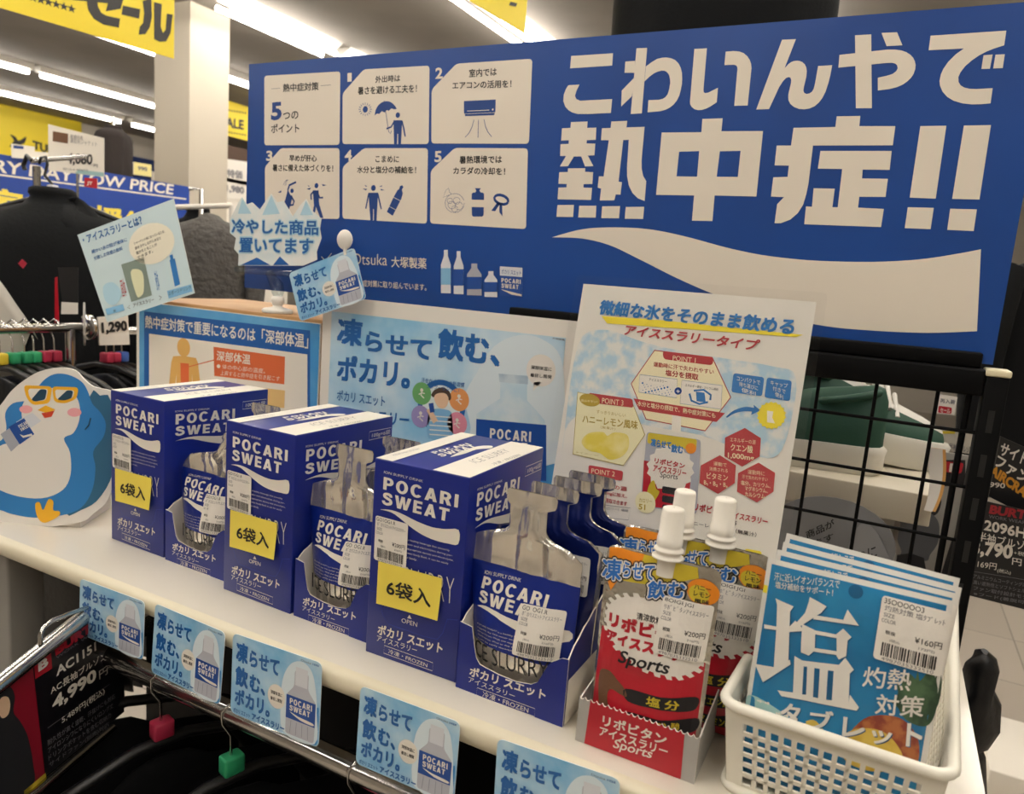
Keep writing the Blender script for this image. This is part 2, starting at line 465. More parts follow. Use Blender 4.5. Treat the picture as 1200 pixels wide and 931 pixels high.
# ---------------------------------------------------------------- the big blue banner
BY = 0.46
fr = Frame((0, BY, 0), X_, Z_)
BLUE = M('banner blue', '0B4595', 0.38, mix=('0A3F8A', 3.0, 0.4, 0.6))
A = Art(fr)
tl, trr = fr.uv(292, 72), fr.uv(1200, 8); zt = (tl[1] + trr[1]) / 2
xl = tl[0]; xr = fr.uv(1183, 320)[0]; zb = fr.uv(1166, 428)[1]
b = MB(); b.slab([(xl, zb), (xr, zb), (xr, zt), (xl, zt)], fr.at, 0.006, BLUE, NAVY)
a4 = lambda pts: zoomed(640, 20, 4, pts); b4 = lambda pts: zoomed(900, 20, 4, pts); c4 = lambda pts: zoomed(640, 120, 4, pts); d4 = lambda pts: zoomed(900, 120, 4, pts)
BIG = [a4([(118,183),(314,170),(310,228),(113,241)]),
 a4([(105,320),(157,317),(143,345),(136,370),(142,385),(160,393),(310,385),(304,450),(200,455),(150,455),(125,449),(105,437),(90,420),(81,395),(83,365),(92,340)]),
 a4([(424,147),(474,145),(449,452),(397,455)]), a4([(372,209),(418,206),(415,262),(368,262)]), a4([(418,280),(355,345),(352,420),(402,372)]),
 a4([(468,232),(495,212),(520,197),(545,191),(565,190),(587,194),(605,202),(620,217),(630,235),(637,262),(638,285),(637,313),(632,340),(625,368),(613,392),(598,411),(580,425),(560,435),(535,442),(476,447),(480,390),(530,388),(547,384),(560,376),(570,362),(577,340),(582,310),(581,290),(576,270),(564,256),(553,252),(540,252),(522,257),(505,265),(485,280),(462,302)]),
 a4([(695,150),(754,147),(738,340),(739,352),(745,357),(760,355),(806,332),(800,400),(770,420),(750,430),(730,436),(712,437),(695,432),(683,422),(676,410),(675,395)]),
 a4([(842,163),(880,160),(905,162),(927,170),(944,185),(955,202),(961,220),(963,240),(945,415),(882,417),(897,245),(896,234),(891,227),(880,224),(836,226)]),
 b4([(66,107),(131,104),(78,240),(95,222),(108,212),(122,207),(136,205),(150,207),(163,213),(173,223),(180,238),(182,255),(180,280),(168,330),(166,345),(170,356),(180,361),(193,359),(205,352),(214,338),(220,315),(235,230),(301,226),(292,275),(283,310),(270,350),(255,380),(238,402),(218,419),(195,429),(170,433),(145,431),(122,422),(105,408),(96,390),(95,365),(108,310),(109,295),(105,284),(96,282),(84,287),(70,302),(52,330),(5,432),(-55,434)]),
 b4([(408,86),(484,82),(487,428),(412,428)]),
 b4([(335,178),(560,153),(595,153),(625,157),(648,165),(667,177),(680,191),(688,207),(692,225),(690,245),(682,268),(670,286),(652,303),(632,317),(605,329),(570,338),(515,345),(515,285),(560,275),(585,267),(602,253),(608,240),(605,227),(597,219),(580,215),(555,216),(330,238)]),
 b4([(532,75),(605,72),(630,133),(556,137)]),
 b4([(762,88),(1117,64),(1107,133),(1060,148),(1025,162),(990,180),(955,204),(925,230),(903,258),(892,282),(893,305),(903,321),(920,331),(945,337),(975,338),(1053,334),(1043,405),(1000,409),(955,410),(910,405),(870,393),(840,375),(818,350),(806,322),(804,300),(810,270),(822,243),(845,210),(880,175),(918,148),(753,156)]),
 b4([(1010,180),(1053,176),(1040,243),(1000,244)]), b4([(1066,177),(1110,175),(1100,240),(1055,242)]),
 c4([(117,93),(195,90),(193,120),(236,119),(233,176),(191,178),(190,193),(231,194),(227,249),(196,250),(222,299),(183,301),(165,254),(131,254),(103,300),(65,301),(94,252),(66,252),(68,197),(106,195),(107,178),(71,180),(75,122),(115,120)]),
 c4([(103,310),(184,309),(183,326),(221,328),(217,383),(176,384),(175,400),(216,401),(211,458),(54,455),(58,400),(96,399),(97,383),(58,382),(62,328),(102,327)]),
 c4([(306,90),(381,87),(377,118),(462,115),(448,270),(448,310),(455,345),(470,370),(462,463),(430,450),(405,425),(388,390),(380,345),(380,300),(388,176),(362,177),(340,372),(356,375),(349,433),(327,432),(320,460),(252,460),(258,405),(242,400),(248,347),(270,348),(294,178),(258,178),(262,122),(303,120)]),
 c4([(54,482),(131,481),(127,538),(49,537)]), c4([(156,485),(236,485),(233,541),(151,540)]), c4([(263,488),(347,487),(342,544),(259,543)]), c4([(374,491),(460,490),(455,547),(369,546)]),
 c4([(733,78),(828,75),(822,136),(1017,135),(986,442),(790,437),(780,557),(684,555),(694,437),(516,434),(542,142),(728,140)]),
 d4([(322,66),(433,64),(428,112),(597,112),(585,202),(211,203),(190,380),(180,430),(165,480),(140,520),(105,550),(60,567),(31,567),(43,478),(75,445),(14,442),(25,352),(92,350),(98,297),(31,296),(41,203),(108,203),(120,120),(316,116)]),
 d4([(246,228),(580,228),(570,317),(444,316),(441,357),(562,359),(551,444),(428,443),(422,494),(543,500),(530,585),(170,572),(178,488),(206,490),(214,403),(313,405),(302,492),(327,492),(348,313),(234,311)]),
 d4([(714,112),(836,110),(786,452),(664,447)]), d4([(655,492),(777,495),(762,595),(641,590)]), d4([(918,109),(1045,107),(991,456),(863,453)]), d4([(854,499),(979,502),(964,604),(840,598)])]
BWH = M('banner white', 'E4DACB', 0.4)
for i, p in enumerate(BIG): A.poly(BWH, p, 1 + i % 4 * 0.2)
for p in (c4([(624,232),(718,229),(708,349),(612,347)]), c4([(815,230),(912,228),(899,350),(800,349)])): A.poly(BLUE, p, 2)
A.poly(BWH, zoomed(640, 240, 2.143, smooth([(15,82),(90,62),(170,57),(260,62),(350,80),(450,107),(540,126),(640,138),(740,143),(850,143),(950,136),(1040,122),(1092,112)], 5, False)
       + smooth([(1082,318),(960,322),(830,317),(700,305),(580,278),(460,240),(340,190),(230,135),(160,102),(90,85),(15,82)], 5, False)), 1)
PB = M('pictogram blue', '123F86', 0.45)
for q in ([(310,89),(399,83.8),(398,170),(310,170.5)], [(426.5,81.4),(503.5,77),(502.6,169),(401.4,169),(401.7,109.4)], [(535,74.7),(624,69),(620,168.7),(505.6,168.3),(506,105)],
          [(329.3,173.8),(398,173.8),(398,256.8),(311,255),(310.6,195.8)], [(426.5,173.8),(501.7,173.8),(500.4,262.3),(401.4,256.3),(401.7,195.8)], [(533,173.5),(618.8,174),(616.6,268.7),(504.2,262),(505,200)]):
    A.rr(BWH, q, 0.006, 1)
f8 = lambda x, y: (400 + x / 4.433, 60 + y / 4.433)
fF = lambda x, y: (300 + x / 5.4545, 70 + y / 5.4545)
fG = lambda x, y: (300 + x / 5.4545, 160 + y / 5.4545)
for s_, q, fn in (('1', (33,160,55,158,33,115), f8), ('2', (490,145,528,143,490,87), f8), ('4', (18,572,55,570,20,515), f8), ('5', (485,578,522,577,485,520), f8), ('3', (66,157,106,156,68,92), fG)):
    A.text(BWH, s_, fn(q[0], q[1]), fn(q[2], q[3]), fn(q[4], q[5]), 2, 0.03)
TX = [('熱中症対策', (332,108), (373.7,106), (332,98.4)), ('つの', (332,140.6), (349.9,139.3), (332,131.5)), ('ポイント', (318,156), (351,155.4), (318,145.5)),
 ('外出時は', (440,97.5), (469,95.7), (440.3,89.3)), ('暑さを避ける工夫を！', (419.7,111.3), (488.8,108.5), (419.7,102)), ('室内では', (550,91), (582.3,88.9), (550,81.4)),
 ('エアコンの活用を！', (530.4,105), (599.6,102.9), (530.4,96)), ('早めが肝心', (339.4,189.3), (371.5,189.7), (339.4,181.6)), ('暑さに備えた体づくりを！', (319.8,200.7), (390.7,201.8), (319.8,192.6)),
 ('こまめに', (440.3,190.3), (467.8,190.8), (440.3,182.4)), ('水分と塩分の補給を！', (418.8,203), (487.9,203.6), (418.8,194.8)), ('暑熱環境では', (538.7,192), (588.4,191.5), (538.7,183)),
 ('カラダの冷却を！', (531.5,204.4), (592.2,205.5), (531.5,195.8))]
for s_, a_, b_, c_ in TX: A.text(INK, s_, a_, b_, c_, 2, 0.03)
A.text(PB, '5', (317.8,141.5), (330.3,140.5), (318,120.4), 2, 0.04)
A.line(GREY, [fF(100,187), fF(155,183)], 0.0007, 2); A.line(GREY, [fF(415,167), fF(480,162)], 0.0007, 2)
# pictograms
c = fF(700,318); A.disc(PB, c, 0.0051, 2)
for k in range(16):
    t_ = 2 * math.pi * k / 16; A.line(PB, [(c[0] + 5.2 * math.cos(t_), c[1] + 5.2 * math.sin(t_)), (c[0] + 7.8 * math.cos(t_), c[1] + 7.8 * math.sin(t_))], 0.0009, 2)
A.poly(PB, [fF(*p) for p in smooth([(760,358),(768,318),(790,285),(822,268),(858,270),(885,290),(902,315)], 4, False) + [(885,318),(866,312),(850,328),(838,322),(824,338),(805,330),(790,348),(775,345)]], 2)
A.line(PB, [fF(*p) for p in ((820,262),(833,350),(850,462),(862,472),(868,455))], 0.0009, 2)
def man(fn, hx, hy, r, sh, body, arms):
    A.disc(PB, fn(hx, hy), r, 2); A.poly(PB, [fn(*p) for p in body], 2)
    for a_ in arms: A.line(PB, [fn(*p) for p in a_], sh, 2)
man(fF, 908, 355, 0.0042, 0.0026, [(880,388),(936,388),(928,540),(910,540),(910,475),(905,475),(903,540),(884,540)], [[(886,394),(866,430),(836,442)], [(934,392),(946,440),(955,492)]])
man(fG, 752, 330, 0.0046, 0.0026, [(720,360),(782,360),(772,540),(755,540),(755,465),(750,465),(749,540),(733,540)], [[(722,366),(703,462)], [(780,366),(802,465)]])
man(fG, 232, 348, 0.0038, 0.0034, [(205,340),(222,375),(235,380),(225,430),(212,470),(168,468),(190,400)], [[(205,345),(215,312),(258,292)], [(228,385),(245,415),(238,438),(220,440)]])
man(fG, 388, 315, 0.0042, 0.0030, [(365,345),(402,345),(405,430),(432,520),(412,522),(385,450),(382,475),(372,500),(364,488),(372,440)], [[(372,350),(352,372),(355,405)], [(398,365),(408,392),(430,392)]])
for fn, pts in ((fG, [(683,335),(712,335),(705,345)]), (fG, [(797,335),(825,345),(800,345)]), (fG, [(695,310),(712,318),(705,322)]), (fG, [(790,322),(808,312),(805,322)]), (fG, [(325,335),(352,328),(345,342)]), (fG, [(422,305),(452,312),(430,318)]), (fG, [(332,312),(345,318),(340,322)]), (fG, [(140,358),(165,345),(162,360)])):
    A.poly(PB, [fn(*p) for p in pts], 2)
for k in range(3): A.line(PB, [fG(176 + 8 * k, 312 + 2 * k), fG(184 + 8 * k, 290 - 4 * k), fG(200 + 4 * k, 278)], 0.0005, 2)
A.poly(PB, [fG(*p) for p in ((905,345),(916,337),(922,318),(936,312),(944,324),(934,340),(940,365),(930,400),(875,508),(838,482),(880,390))], 2)
for p in (((878,388),(925,412)), ((850,445),(895,470))): A.line(BWH, [fG(*p[0]), fG(*p[1])], 0.0009, 3)
A.poly(PB, [f8(*p) for p in ((638,260),(803,252),(802,310),(795,333),(645,338),(638,318))], 2)
A.line(BWH, [f8(655,312), f8(770,307)], 0.0010, 3); A.line(BWH, [f8(640,327), f8(798,320)], 0.0006, 3); A.disc(BWH, f8(788,304), 0.0014, 3)
for p in ([(690,357),(680,395),(665,425),(645,447)], [(713,357),(711,450)], [(742,355),(750,392),(762,420),(782,445)]): A.line(PB, [f8(*q) for q in p], 0.0009, 2)
for c_, r in (((590,790), 50), ((575,800), 20), ((600,778), 18), ((612,805), 20), ((590,820), 16), ((565,778), 14)):
    A.line(PB, [f8(c_[0] + r * math.cos(k * .4), c_[1] + r * math.sin(k * .4)) for k in range(16)], 0.0005, 2)
A.line(PB, [f8(*p) for p in ((570,745),(530,760),(545,722),(558,712),(562,730),(572,742))], 0.0005, 2)
A.rr(PB, [f8(678,735), f8(743,735), f8(740,860), f8(679,860)], 0.004, 2); A.poly(PB, [f8(*p) for p in ((695,738),(702,725),(695,712),(726,713),(718,725),(728,738))], 2)
A.poly(BWH, [f8(*p) for p in ((674,772),(746,774),(745,812),(674,810))], 3)
A.line(PB, [f8(832 + 36 * math.cos(k * .42 + .3), 772 + 21 * math.sin(k * .42 + .3) + 8 * math.cos(k * .42)) for k in range(16)], 0.0040, 2)
A.poly(PB, [f8(*p) for p in ((812,785),(828,790),(800,832),(780,830))], 2); A.poly(PB, [f8(*p) for p in ((822,790),(836,795),(838,858),(822,838))], 2)
# maker's line and product pictures
A.text(BWH, 'Otsuka', (413.5,310), (453.8,311.3), (413.5,297), 2, -0.004)
A.line(BWH, [(377,301),(382,306.5),(377,311)], 0.0014, 2); A.line(BWH, [(389,297),(381,306.5),(389,314)], 0.0014, 2)
A.text(BWH, '大塚製薬', (458.9,313.4), (500,315.6), (458.9,300.7), 2, 0.015)
A.text(BWH, '熱中症対策に取り組んでいます。', (414,335), (500,341), (414,327.3), 2, 0.01)
SKY_ = M('bottle sky blue', '7FB4D8', 0.4); LBL = M('label blue', '1D4C9A', 0.4); SILV = M('printed silver', 'A7A9B4', 0.4); PALE = M('pale bottle', 'D5D8DE', 0.4)
for x0, x1, yt, yb, lab, bodyc in ((517,528.5,293,344,SKY_,PALE), (532,543.4,294.5,345,LBL,PALE), (547.5,564.6,309,346.5,LBL,SILV), (568,583,318,348.5,LBL,PALE)):
    w_ = x1 - x0; xm = (x0 + x1) / 2; h_ = yb - yt
    A.poly(bodyc, [(xm - w_ * .2, yt), (xm + w_ * .2, yt), (xm + w_ * .2, yt + h_ * .14), (x1, yt + h_ * .34), (x1, yb), (x0, yb - .4), (x0, yt + h_ * .34), (xm - w_ * .2, yt + h_ * .14)], 2)
    A.rect(lab, x0, yt + h_ * .42, x1, yt + h_ * .8, 3)
A.poly(PALE, [(586,312.3),(612.4,314),(612,348.5),(586,346.5)], 2); A.poly(LBL, [(586,323),(612.3,325),(612,348.5),(586,346.5)], 3)
A.text(LBL, 'ポカリ スエット', (588,321), (611,323), (588,315.5), 3, 0.01)
for s_, yy in (('POCARI', 331), ('SWEAT', 337.3)): A.text(BWH, s_, (588,yy), (610.5 if s_[0] == 'P' else 608,yy + 2), (588,yy - 5), 4, 0.02)
A.poly(BWH, [(587,339),(595,341),(611.6,345.3),(611.6,347.4),(600,345.5)], 4)
b.art(A, fr.at)
o = tag(b.build('promotional_banner'), 'wide blue heat stroke awareness banner with huge white lettering behind the shelf', 'banner')
centred(o, (0, BY, zb))
# ---------------------------------------------------------------- drink cartons, trays and foil pouches
CART = M('carton blue', '081F7C', 0.38, coat=0.15)
CARTW = M('carton white', 'E6DFD2', 0.42)
YEL = M('yellow card', 'F0DA58', 0.5)
LINE = M('carton crease', '1A3AA4', 0.45)
BW, BD, BH = 0.105, 0.1647, 0.1998
def sticker(A, TL, TR, BL, code, nm, price, tax, ly=1, seed=5):
    old = A.aff(TL, TR, BL)
    A.raw(PAPER, rounded([A.tf(*p) for p in ((0, 0), (1, 0), (1, 1), (0, 1))], 0.003), ly)
    A.text(INK, code, (.04, .11), (.62, .11), (.04, .03), ly + 1, 0.0)
    A.text(GREY, nm, (.06, .22), (.93, .22), (.06, .13), ly + 1)
    A.text(GREY, 'SIZE', (.06, .31), (.22, .31), (.06, .25), ly + 1); A.text(GREY, 'COLOR', (.04, .40), (.25, .40), (.04, .34), ly + 1)
    A.text(INK, '税抜', (.12, .57), (.27, .57), (.12, .51), ly + 1, .01); A.text(INK, price, (.55, .59), (.94, .59), (.55, .49), ly + 1)
    A.text(GREY, '(税込', (.2, .68), (.35, .68), (.2, .63), ly + 1); A.text(GREY, tax, (.62, .68), (.85, .68), (.62, .63), ly + 1)
    A.bars(INK, .1, .71, .9, .92, ly + 1, seed); A.text(GREY, '4987035332510', (.12, .985), (.88, .985), (.12, .935), ly + 1)
    A.tf = old
SWV = [(108,503),(165,505),(230,525),(330,575),(420,610),(500,622),(583,627),(580,713),(520,710),(440,690),(360,655),(280,600),(200,535),(150,512)]
def make_carton():
    t = thing('drink_carton', '', 'box', (-0.1743, 0.0316, 0), 0.0179, 'blue cartons of frozen drink pouches')
    ca, sa = math.cos(0.0179), math.sin(0.0179)
    U, V = Vector((ca, sa, 0)), Vector((-sa, ca, 0)); O = Vector((-0.1743, 0.0316, 0))
    z1 = lambda *p: zoomed(425, 500, 5.173, p); z2 = lambda *p: zoomed(425, 640, 5.479, p)
    b = MB()
    b.rbox(0, BW, 0, BD, 0, BH, 0.0008, CART)
    f = Frame(O, U, Z_); A = Art(f)
    tx = lambda A_, m, s_, q, ly=1, bd=0.0: A_.text(m, s_, *q, ly, bd)
    tx(A, CARTW, 'ION SUPPLY DRINK', z1((130,283),(366,340),(133,268)))
    tx(A, CARTW, 'POCARI', z1((125,380),(578,493),(130,305)), 1, .035); tx(A, CARTW, 'SWEAT', z1((118,470),(520,578),(125,396)), 1, .035)
    A.blob(CARTW, z1(*SWV), 1, 3)
    for k, s_ in enumerate(('POCARI SWEAT is a healthy beverage that smoothly', 'supplies the lost water and electrolytes during per-', 'spiration. With the appropriate density and electrolytes,', 'close to that of human body fluid, it can be easily', 'absorbed into the body.')):
        e = (528, 545, 550, 520, 330)[k]
        tx(A, CARTW, s_, z1((125, 656 + 27 * k), (e, 656 + 27 * k + .26 * (e - 125)), (126, 642 + 27 * k)), 1, -.004)
    tx(A, CARTW, 'ICE SLURRY', z2((108,255),(583,375),(112,95)), 1, -.022)
    tx(A, CARTW, 'OPEN', z2((250,490),(350,520),(253,462))); A.poly(CARTW, z2((288,463),(302,442),(316,470)))
    tx(A, CARTW, 'ポカリ スエット', z2((95,568),(510,695),(103,500)), 1, .045); tx(A, CARTW, 'アイススラリー', z2((90,608),(347,690),(95,572)), 1, 0)
    A.line(CARTW, z2((140,638),(452,750),(450,803),(137,688)), .0005, 1, True); tx(A, CARTW, '冷凍・FROZEN', z2((165,690),(415,782),(168,660)))
    A.line(LINE, z2((38,283),(100,300),(130,440),(165,500),(390,580),(480,600),(515,560),(545,470),(612,475)), .0005, 1)
    b.art(A, lambda u, v, h: Vector((u, -h, v)))
    f = Frame(O + U * BW, V, Z_); A = Art(f)
    tx(A, CARTW, 'ION SUPPLY DRINK', z1((693,390),(845,335),(695,375)))
    tx(A, CARTW, 'POCARI', z1((688,487),(945,378),(695,405)), 1, .035); tx(A, CARTW, 'SWEAT', z1((680,578),(920,482),(688,502)), 1, .035)
    fw = Frame(O, U, Z_); wv = smooth([fw.uv(*p) for p in z1(*SWV)], 3)
    A.raw(CARTW, [(x * 1.45 + .002, y - .002) for x, y in wv])
    A.line(CARTW, z1((988,245),(1085,205),(1080,258),(982,303)), .0006, 1, True); tx(A, CARTW, '100g×6袋', z1((995,290),(1076,254),(1000,252)))
    for k in range(6): A.rect  # (plain carton below the wave)
    b.art(A, lambda u, v, h: Vector((BW + h, u, v)))
    f = Frame(O + Z_ * BH, U, V); A = Art(f)
    uq = lambda fx0, fx1: [(fx0 * BW, 0.0006), (fx1 * BW, 0.0006), (fx1 * BW, BD - .0006), (fx0 * BW, BD - .0006)]
    A.raw(CARTW, uq(0.006, .19)); A.raw(CARTW, uq(.62, .994))
    tx(A, CARTW, 'POCARI', z1((440,168),(655,112),(410,158)), 1, .03); tx(A, CARTW, 'SWEAT', z1((480,187),(690,125),(447,173)), 1, .03)
    A.blob(CARTW, z1((530,188),(600,152),(700,122),(783,120),(775,135),(690,142),(620,167)), 1, 3)
    tx(A, GREY, 'ICE SLURRY', z1((690,228),(900,155),(640,210)), 2, -.02); tx(A, GREY, '冷凍・FROZEN', z1((800,240),(960,180),(780,228)), 2, 0)
    tx(A, GREY, 'POCARI SWEAT ICE SLURRY', z1((190,182),(350,140),(180,177)), 2, 0)
    b.art(A, lambda u, v, h: Vector((u, v, BH + h)))
    b.build('carton', t, local=True)
    A = Art(fw); sticker(A, *z1((85,535),(282,590),(73,802)), 'GO1OG1.R', 'ﾎﾟｶﾘｽｴｯﾄｱｲｽｽﾗﾘｰ', '¥200円', '216円)')
    b = MB(); b.art(A, lambda u, v, h: Vector((u, -h - .0012, v))); o = b.build('price_sticker', t, local=True); o['label'] = 'white barcode price sticker'
    q = [fw.uv(*p) for p in z2((110,95),(517,205),(498,468),(95,365))]
    A = Art(fw); old = A.tf; A.text(INK, '6袋入', *z2((162,308),(450,388),(165,205)), 1, .03)
    bend = lambda u, v, h: Vector((u, -h - .0022 - .0025 * ((u - q[0][0]) / .065) ** 2 * max(0, (.09 - v) / .03), v))
    b = MB(); (x0, y0), (x1, y1), (x2, y2), (x3, y3) = q
    rows = []
    for j in range(5):
        r = j / 4; rows.append([bend(x3 + (x0 - x3) * r + ((x2 + (x1 - x2) * r) - (x3 + (x0 - x3) * r)) * i / 8, y3 + (y0 - y3) * r + ((y2 + (y1 - y2) * r) - (y3 + (y0 - y3) * r)) * i / 8, 0) for i in range(9)])
    b.grid(rows, YEL); b.grid([[p + Vector((0, .0003, 0)) for p in r] for r in rows], YEL, flip=True)
    b.art(A, bend, cuts=([x3 + .007 * k for k in range(1, 9)], [.05 + .008 * k for k in range(8)])); o = b.build('quantity_tag', t, local=True); o['label'] = 'yellow card tag reading six packs'
    return t
carton = make_carton()
carton['label'] = 'blue frozen drink carton nearest the camera, third from the penguin'
for x, y, a, l in ((-0.3951, 0.05, -0.0249, 'blue frozen drink carton in the middle of the row, second from the penguin'), (-0.6276, 0.0724, -0.0258, 'blue frozen drink carton beside the penguin cutout, farthest left')):
    c = copy_tree(carton); c.location = (x, y, 0); c.rotation_euler = (0, 0, a); c['label'] = l

# open display trays (the same carton torn open)
TW, TD = 0.110, 0.160
def make_tray():
    t = thing('display_tray', '', 'tray', (-0.066, 0.028, 0), -0.02, 'torn open blue display trays')
    ca, sa = math.cos(-0.02), math.sin(-0.02); U, V = Vector((ca, sa, 0)), Vector((-sa, ca, 0)); O = Vector((-0.066, 0.028, 0))
    z4 = lambda *p: zoomed(530, 660, 4.657, p)
    f = Frame(O, U, Z_); A = Art(f); b = MB(); th = .0012
    top = [f.uv(*p) for p in z4((75,330),(108,352),(118,440),(130,520),(150,556),(250,610),(350,650),(430,664),(465,652),(490,612),(515,570),(540,543),(600,522),(612,522))]
    top[0] = (0, top[0][1]); top[-1] = (TW, top[-1][1])
    b.slab([(0, 0), (TW, 0)] + top[::-1], lambda u, v, h: Vector((u, -h, v)), th, CART, CARTW, CARTW)
    hr, hl = top[-1][1], top[0][1]
    zig = [(TD * k / 16, hr + (.125 - hr) * (k / 16) ** .8 + (.0012 if k % 2 else 0)) for k in range(17)]
    b.slab([(0, 0), (TD, 0)] + zig[::-1], lambda u, v, h: Vector((TW + h - .0002, u + .0012, v)), th, CART, CARTW, CARTW)
    b.slab([(0, 0), (TD, 0)] + zig[::-1], lambda u, v, h: Vector((-h + .0002, u + .0012, v)), th, CART, CARTW, CARTW)
    b.box(.001, TW - .001, TD - .001, TD, 0, .125, CART); b.box(.001, TW - .001, .001, TD, 0, .001, CARTW)
    old = A.tf
    for s_, q, bd in (('ポカリ スエット', z4((93,616),(507,750),(100,562)), .045), ('アイススラリー', z4((88,648),(340,742),(92,620)), 0), ('冷凍・FROZEN', z4((165,730),(415,820),(168,698)), 0)): A.text(CARTW, s_, *q, 1, bd)
    A.line(CARTW, z4((137,680),(452,795),(450,838),(133,722)), .0005, 1, True)
    b.art(A, lambda u, v, h: Vector((u, -h, v)))
    A = Art(); A.raw(CARTW, [(.0015, .0005), (TD - .002, .0005), (TD - .002, .046), (.0015, .043)]); b.art(A, lambda u, v, h: Vector((TW + h, u + .0012, v)))
    b.build('tray_body', t, local=True)
    return t
tray = make_tray()
tray['label'] = 'open blue tray of foil pouches nearest the red tray'
TRAYS = [(tray, -0.066, 0.028, -0.02)]
for x, y, a, l in ((-0.2855, 0.048, -0.0249, 'open blue tray between the middle carton and the nearest carton'), (-0.5175, 0.068, -0.0258, 'open blue tray between the farthest left carton and the middle carton')):
    c = copy_tree(tray); c.location = (x, y, 0); c.rotation_euler = (0, 0, a); c.scale = (.94 if x > -.4 else 1, 1, 1); c['label'] = l; TRAYS.append((c, x, y, a))

# foil pouches
FOIL = M('silver foil', 'F0EAE0', 0.2, 0.8, bump=(17, 1.0), dist=.022, stretch=(2.4, 1.0, .7), detail=1.2)
FOILB = M('pouch blue film', '0B2888', 0.28, 0.25, coat=0.4, bump=(40, 0.4), dist=.005)
FOILN = M('pouch navy film', '1C2A70', 0.2, 0.35, coat=1.0, bump=(30, 0.6), dist=.007)
PF = Frame(Vector((-0.066, 0.0315, 0.003)), X_ + Y_ * -.02, Z_ + Y_ * .07)
p3 = lambda *p: zoomed(530, 560, 5.714, p); p4 = lambda *p: zoomed(530, 660, 4.657, p)
def interp(tab, v):
    if v <= tab[0][0]: return tab[0][1]
    for (a, x), (c, y) in zip(tab, tab[1:]):
        if v <= c: return x + (y - x) * (v - a) / (c - a)
    return tab[-1][1]
def tabs(pts): return sorted([(v, u) for u, v in (PF.uv(*p) for p in pts)])
PL = tabs(p4((70,690)) + p4((72,330)) + p3((85,600),(65,545),(65,490),(92,395),(200,376),(322,362),(338,345),(345,190),(328,160),(326,120),(334,93)))
PR = tabs(p4((600,850)) + p4((625,500),(668,160)) + p3((822,700),(832,650),(832,615),(742,520),(640,470),(600,435),(584,395),(600,245),(645,222),(652,185),(640,142)))
PL[0] = (0.0, PL[0][1] + .004); PR[0] = (0.0, PR[0][1] - .004)
VT = (PL[-1][0] + PR[-1][0]) / 2
NL = PF.uv(*p3((343, 300))[0])[1]
PL = [p for p in PL if p[0] < NL]; PR = [p for p in PR if p[0] < PF.uv(*p3((590, 390))[0])[1]]
nl, nr = PF.uv(*p3((345, 250))[0])[0], PF.uv(*p3((592, 300))[0])[0]
PL += [(VT - .014, nl), (VT - .0115, nl - .0045), (VT - .002, nl - .0050), (VT, nl - .0030)]; PR += [(VT - .014, nr), (VT - .0115, nr + .0085), (VT - .002, nr + .0090), (VT, nr + .0070)]
VB = (PF.uv(*p3((70,560))[0])[1] + PF.uv(*p3((808,770))[0])[1]) / 2      # foil / blue boundary
VS = PF.uv(*p4((300,510))[0])[1]                                           # blue / silver band boundary
def pouch_fn(seed, side, bend=0.0, fat=1.0):
    off = Vector((seed * 3.7, seed * 1.3, 0))
    def fn(u, v, h):
        a, c = interp(PL, v), interp(PR, v); m_, hw = (a + c) / 2, (c - a) / 2
        s_ = max(-1, min(1, (u - m_) / hw))
        T = fat * (.0135 * math.sin(math.pi * min(1, max(0, v / .115)) ** .7) + .0035 * math.exp(-((v - .15) / .02) ** 2) + .0012) if v < VT - .012 else .0012
        pr = (1 - abs(s_) ** 3) * T + .0004
        k = 1.0 if v > VB - .004 else .3
        cr = (noise.noise(Vector((u * 75 + v * 14, v * 13, 0)) + off) * .0048 - abs(noise.noise(Vector((u * 150, v * 20, 5)) + off)) * .0042 + noise.noise(Vector((u * 60, v * 60, 3)) + off) * .0016) * k
        cr *= (1 - s_ * s_) ** .5 if abs(s_) < 1 else 0
        cr *= min(1, v / .03) * (0.25 if v > VT - .012 else 1)
        sway = bend * max(0, v - .10) ** 1.0
        wob = noise.noise(Vector((u * 20, v * 15, 9)) + off) * .002 * min(1, v / .05)
        return Vector((u + sway * 1.6, side * -1.0 * (max(.0003, pr + cr * .9) + h) + wob - sway * .3, v * (1 - abs(bend) * .25 * (v > .1) * (v - .1) / .1)))
    return fn
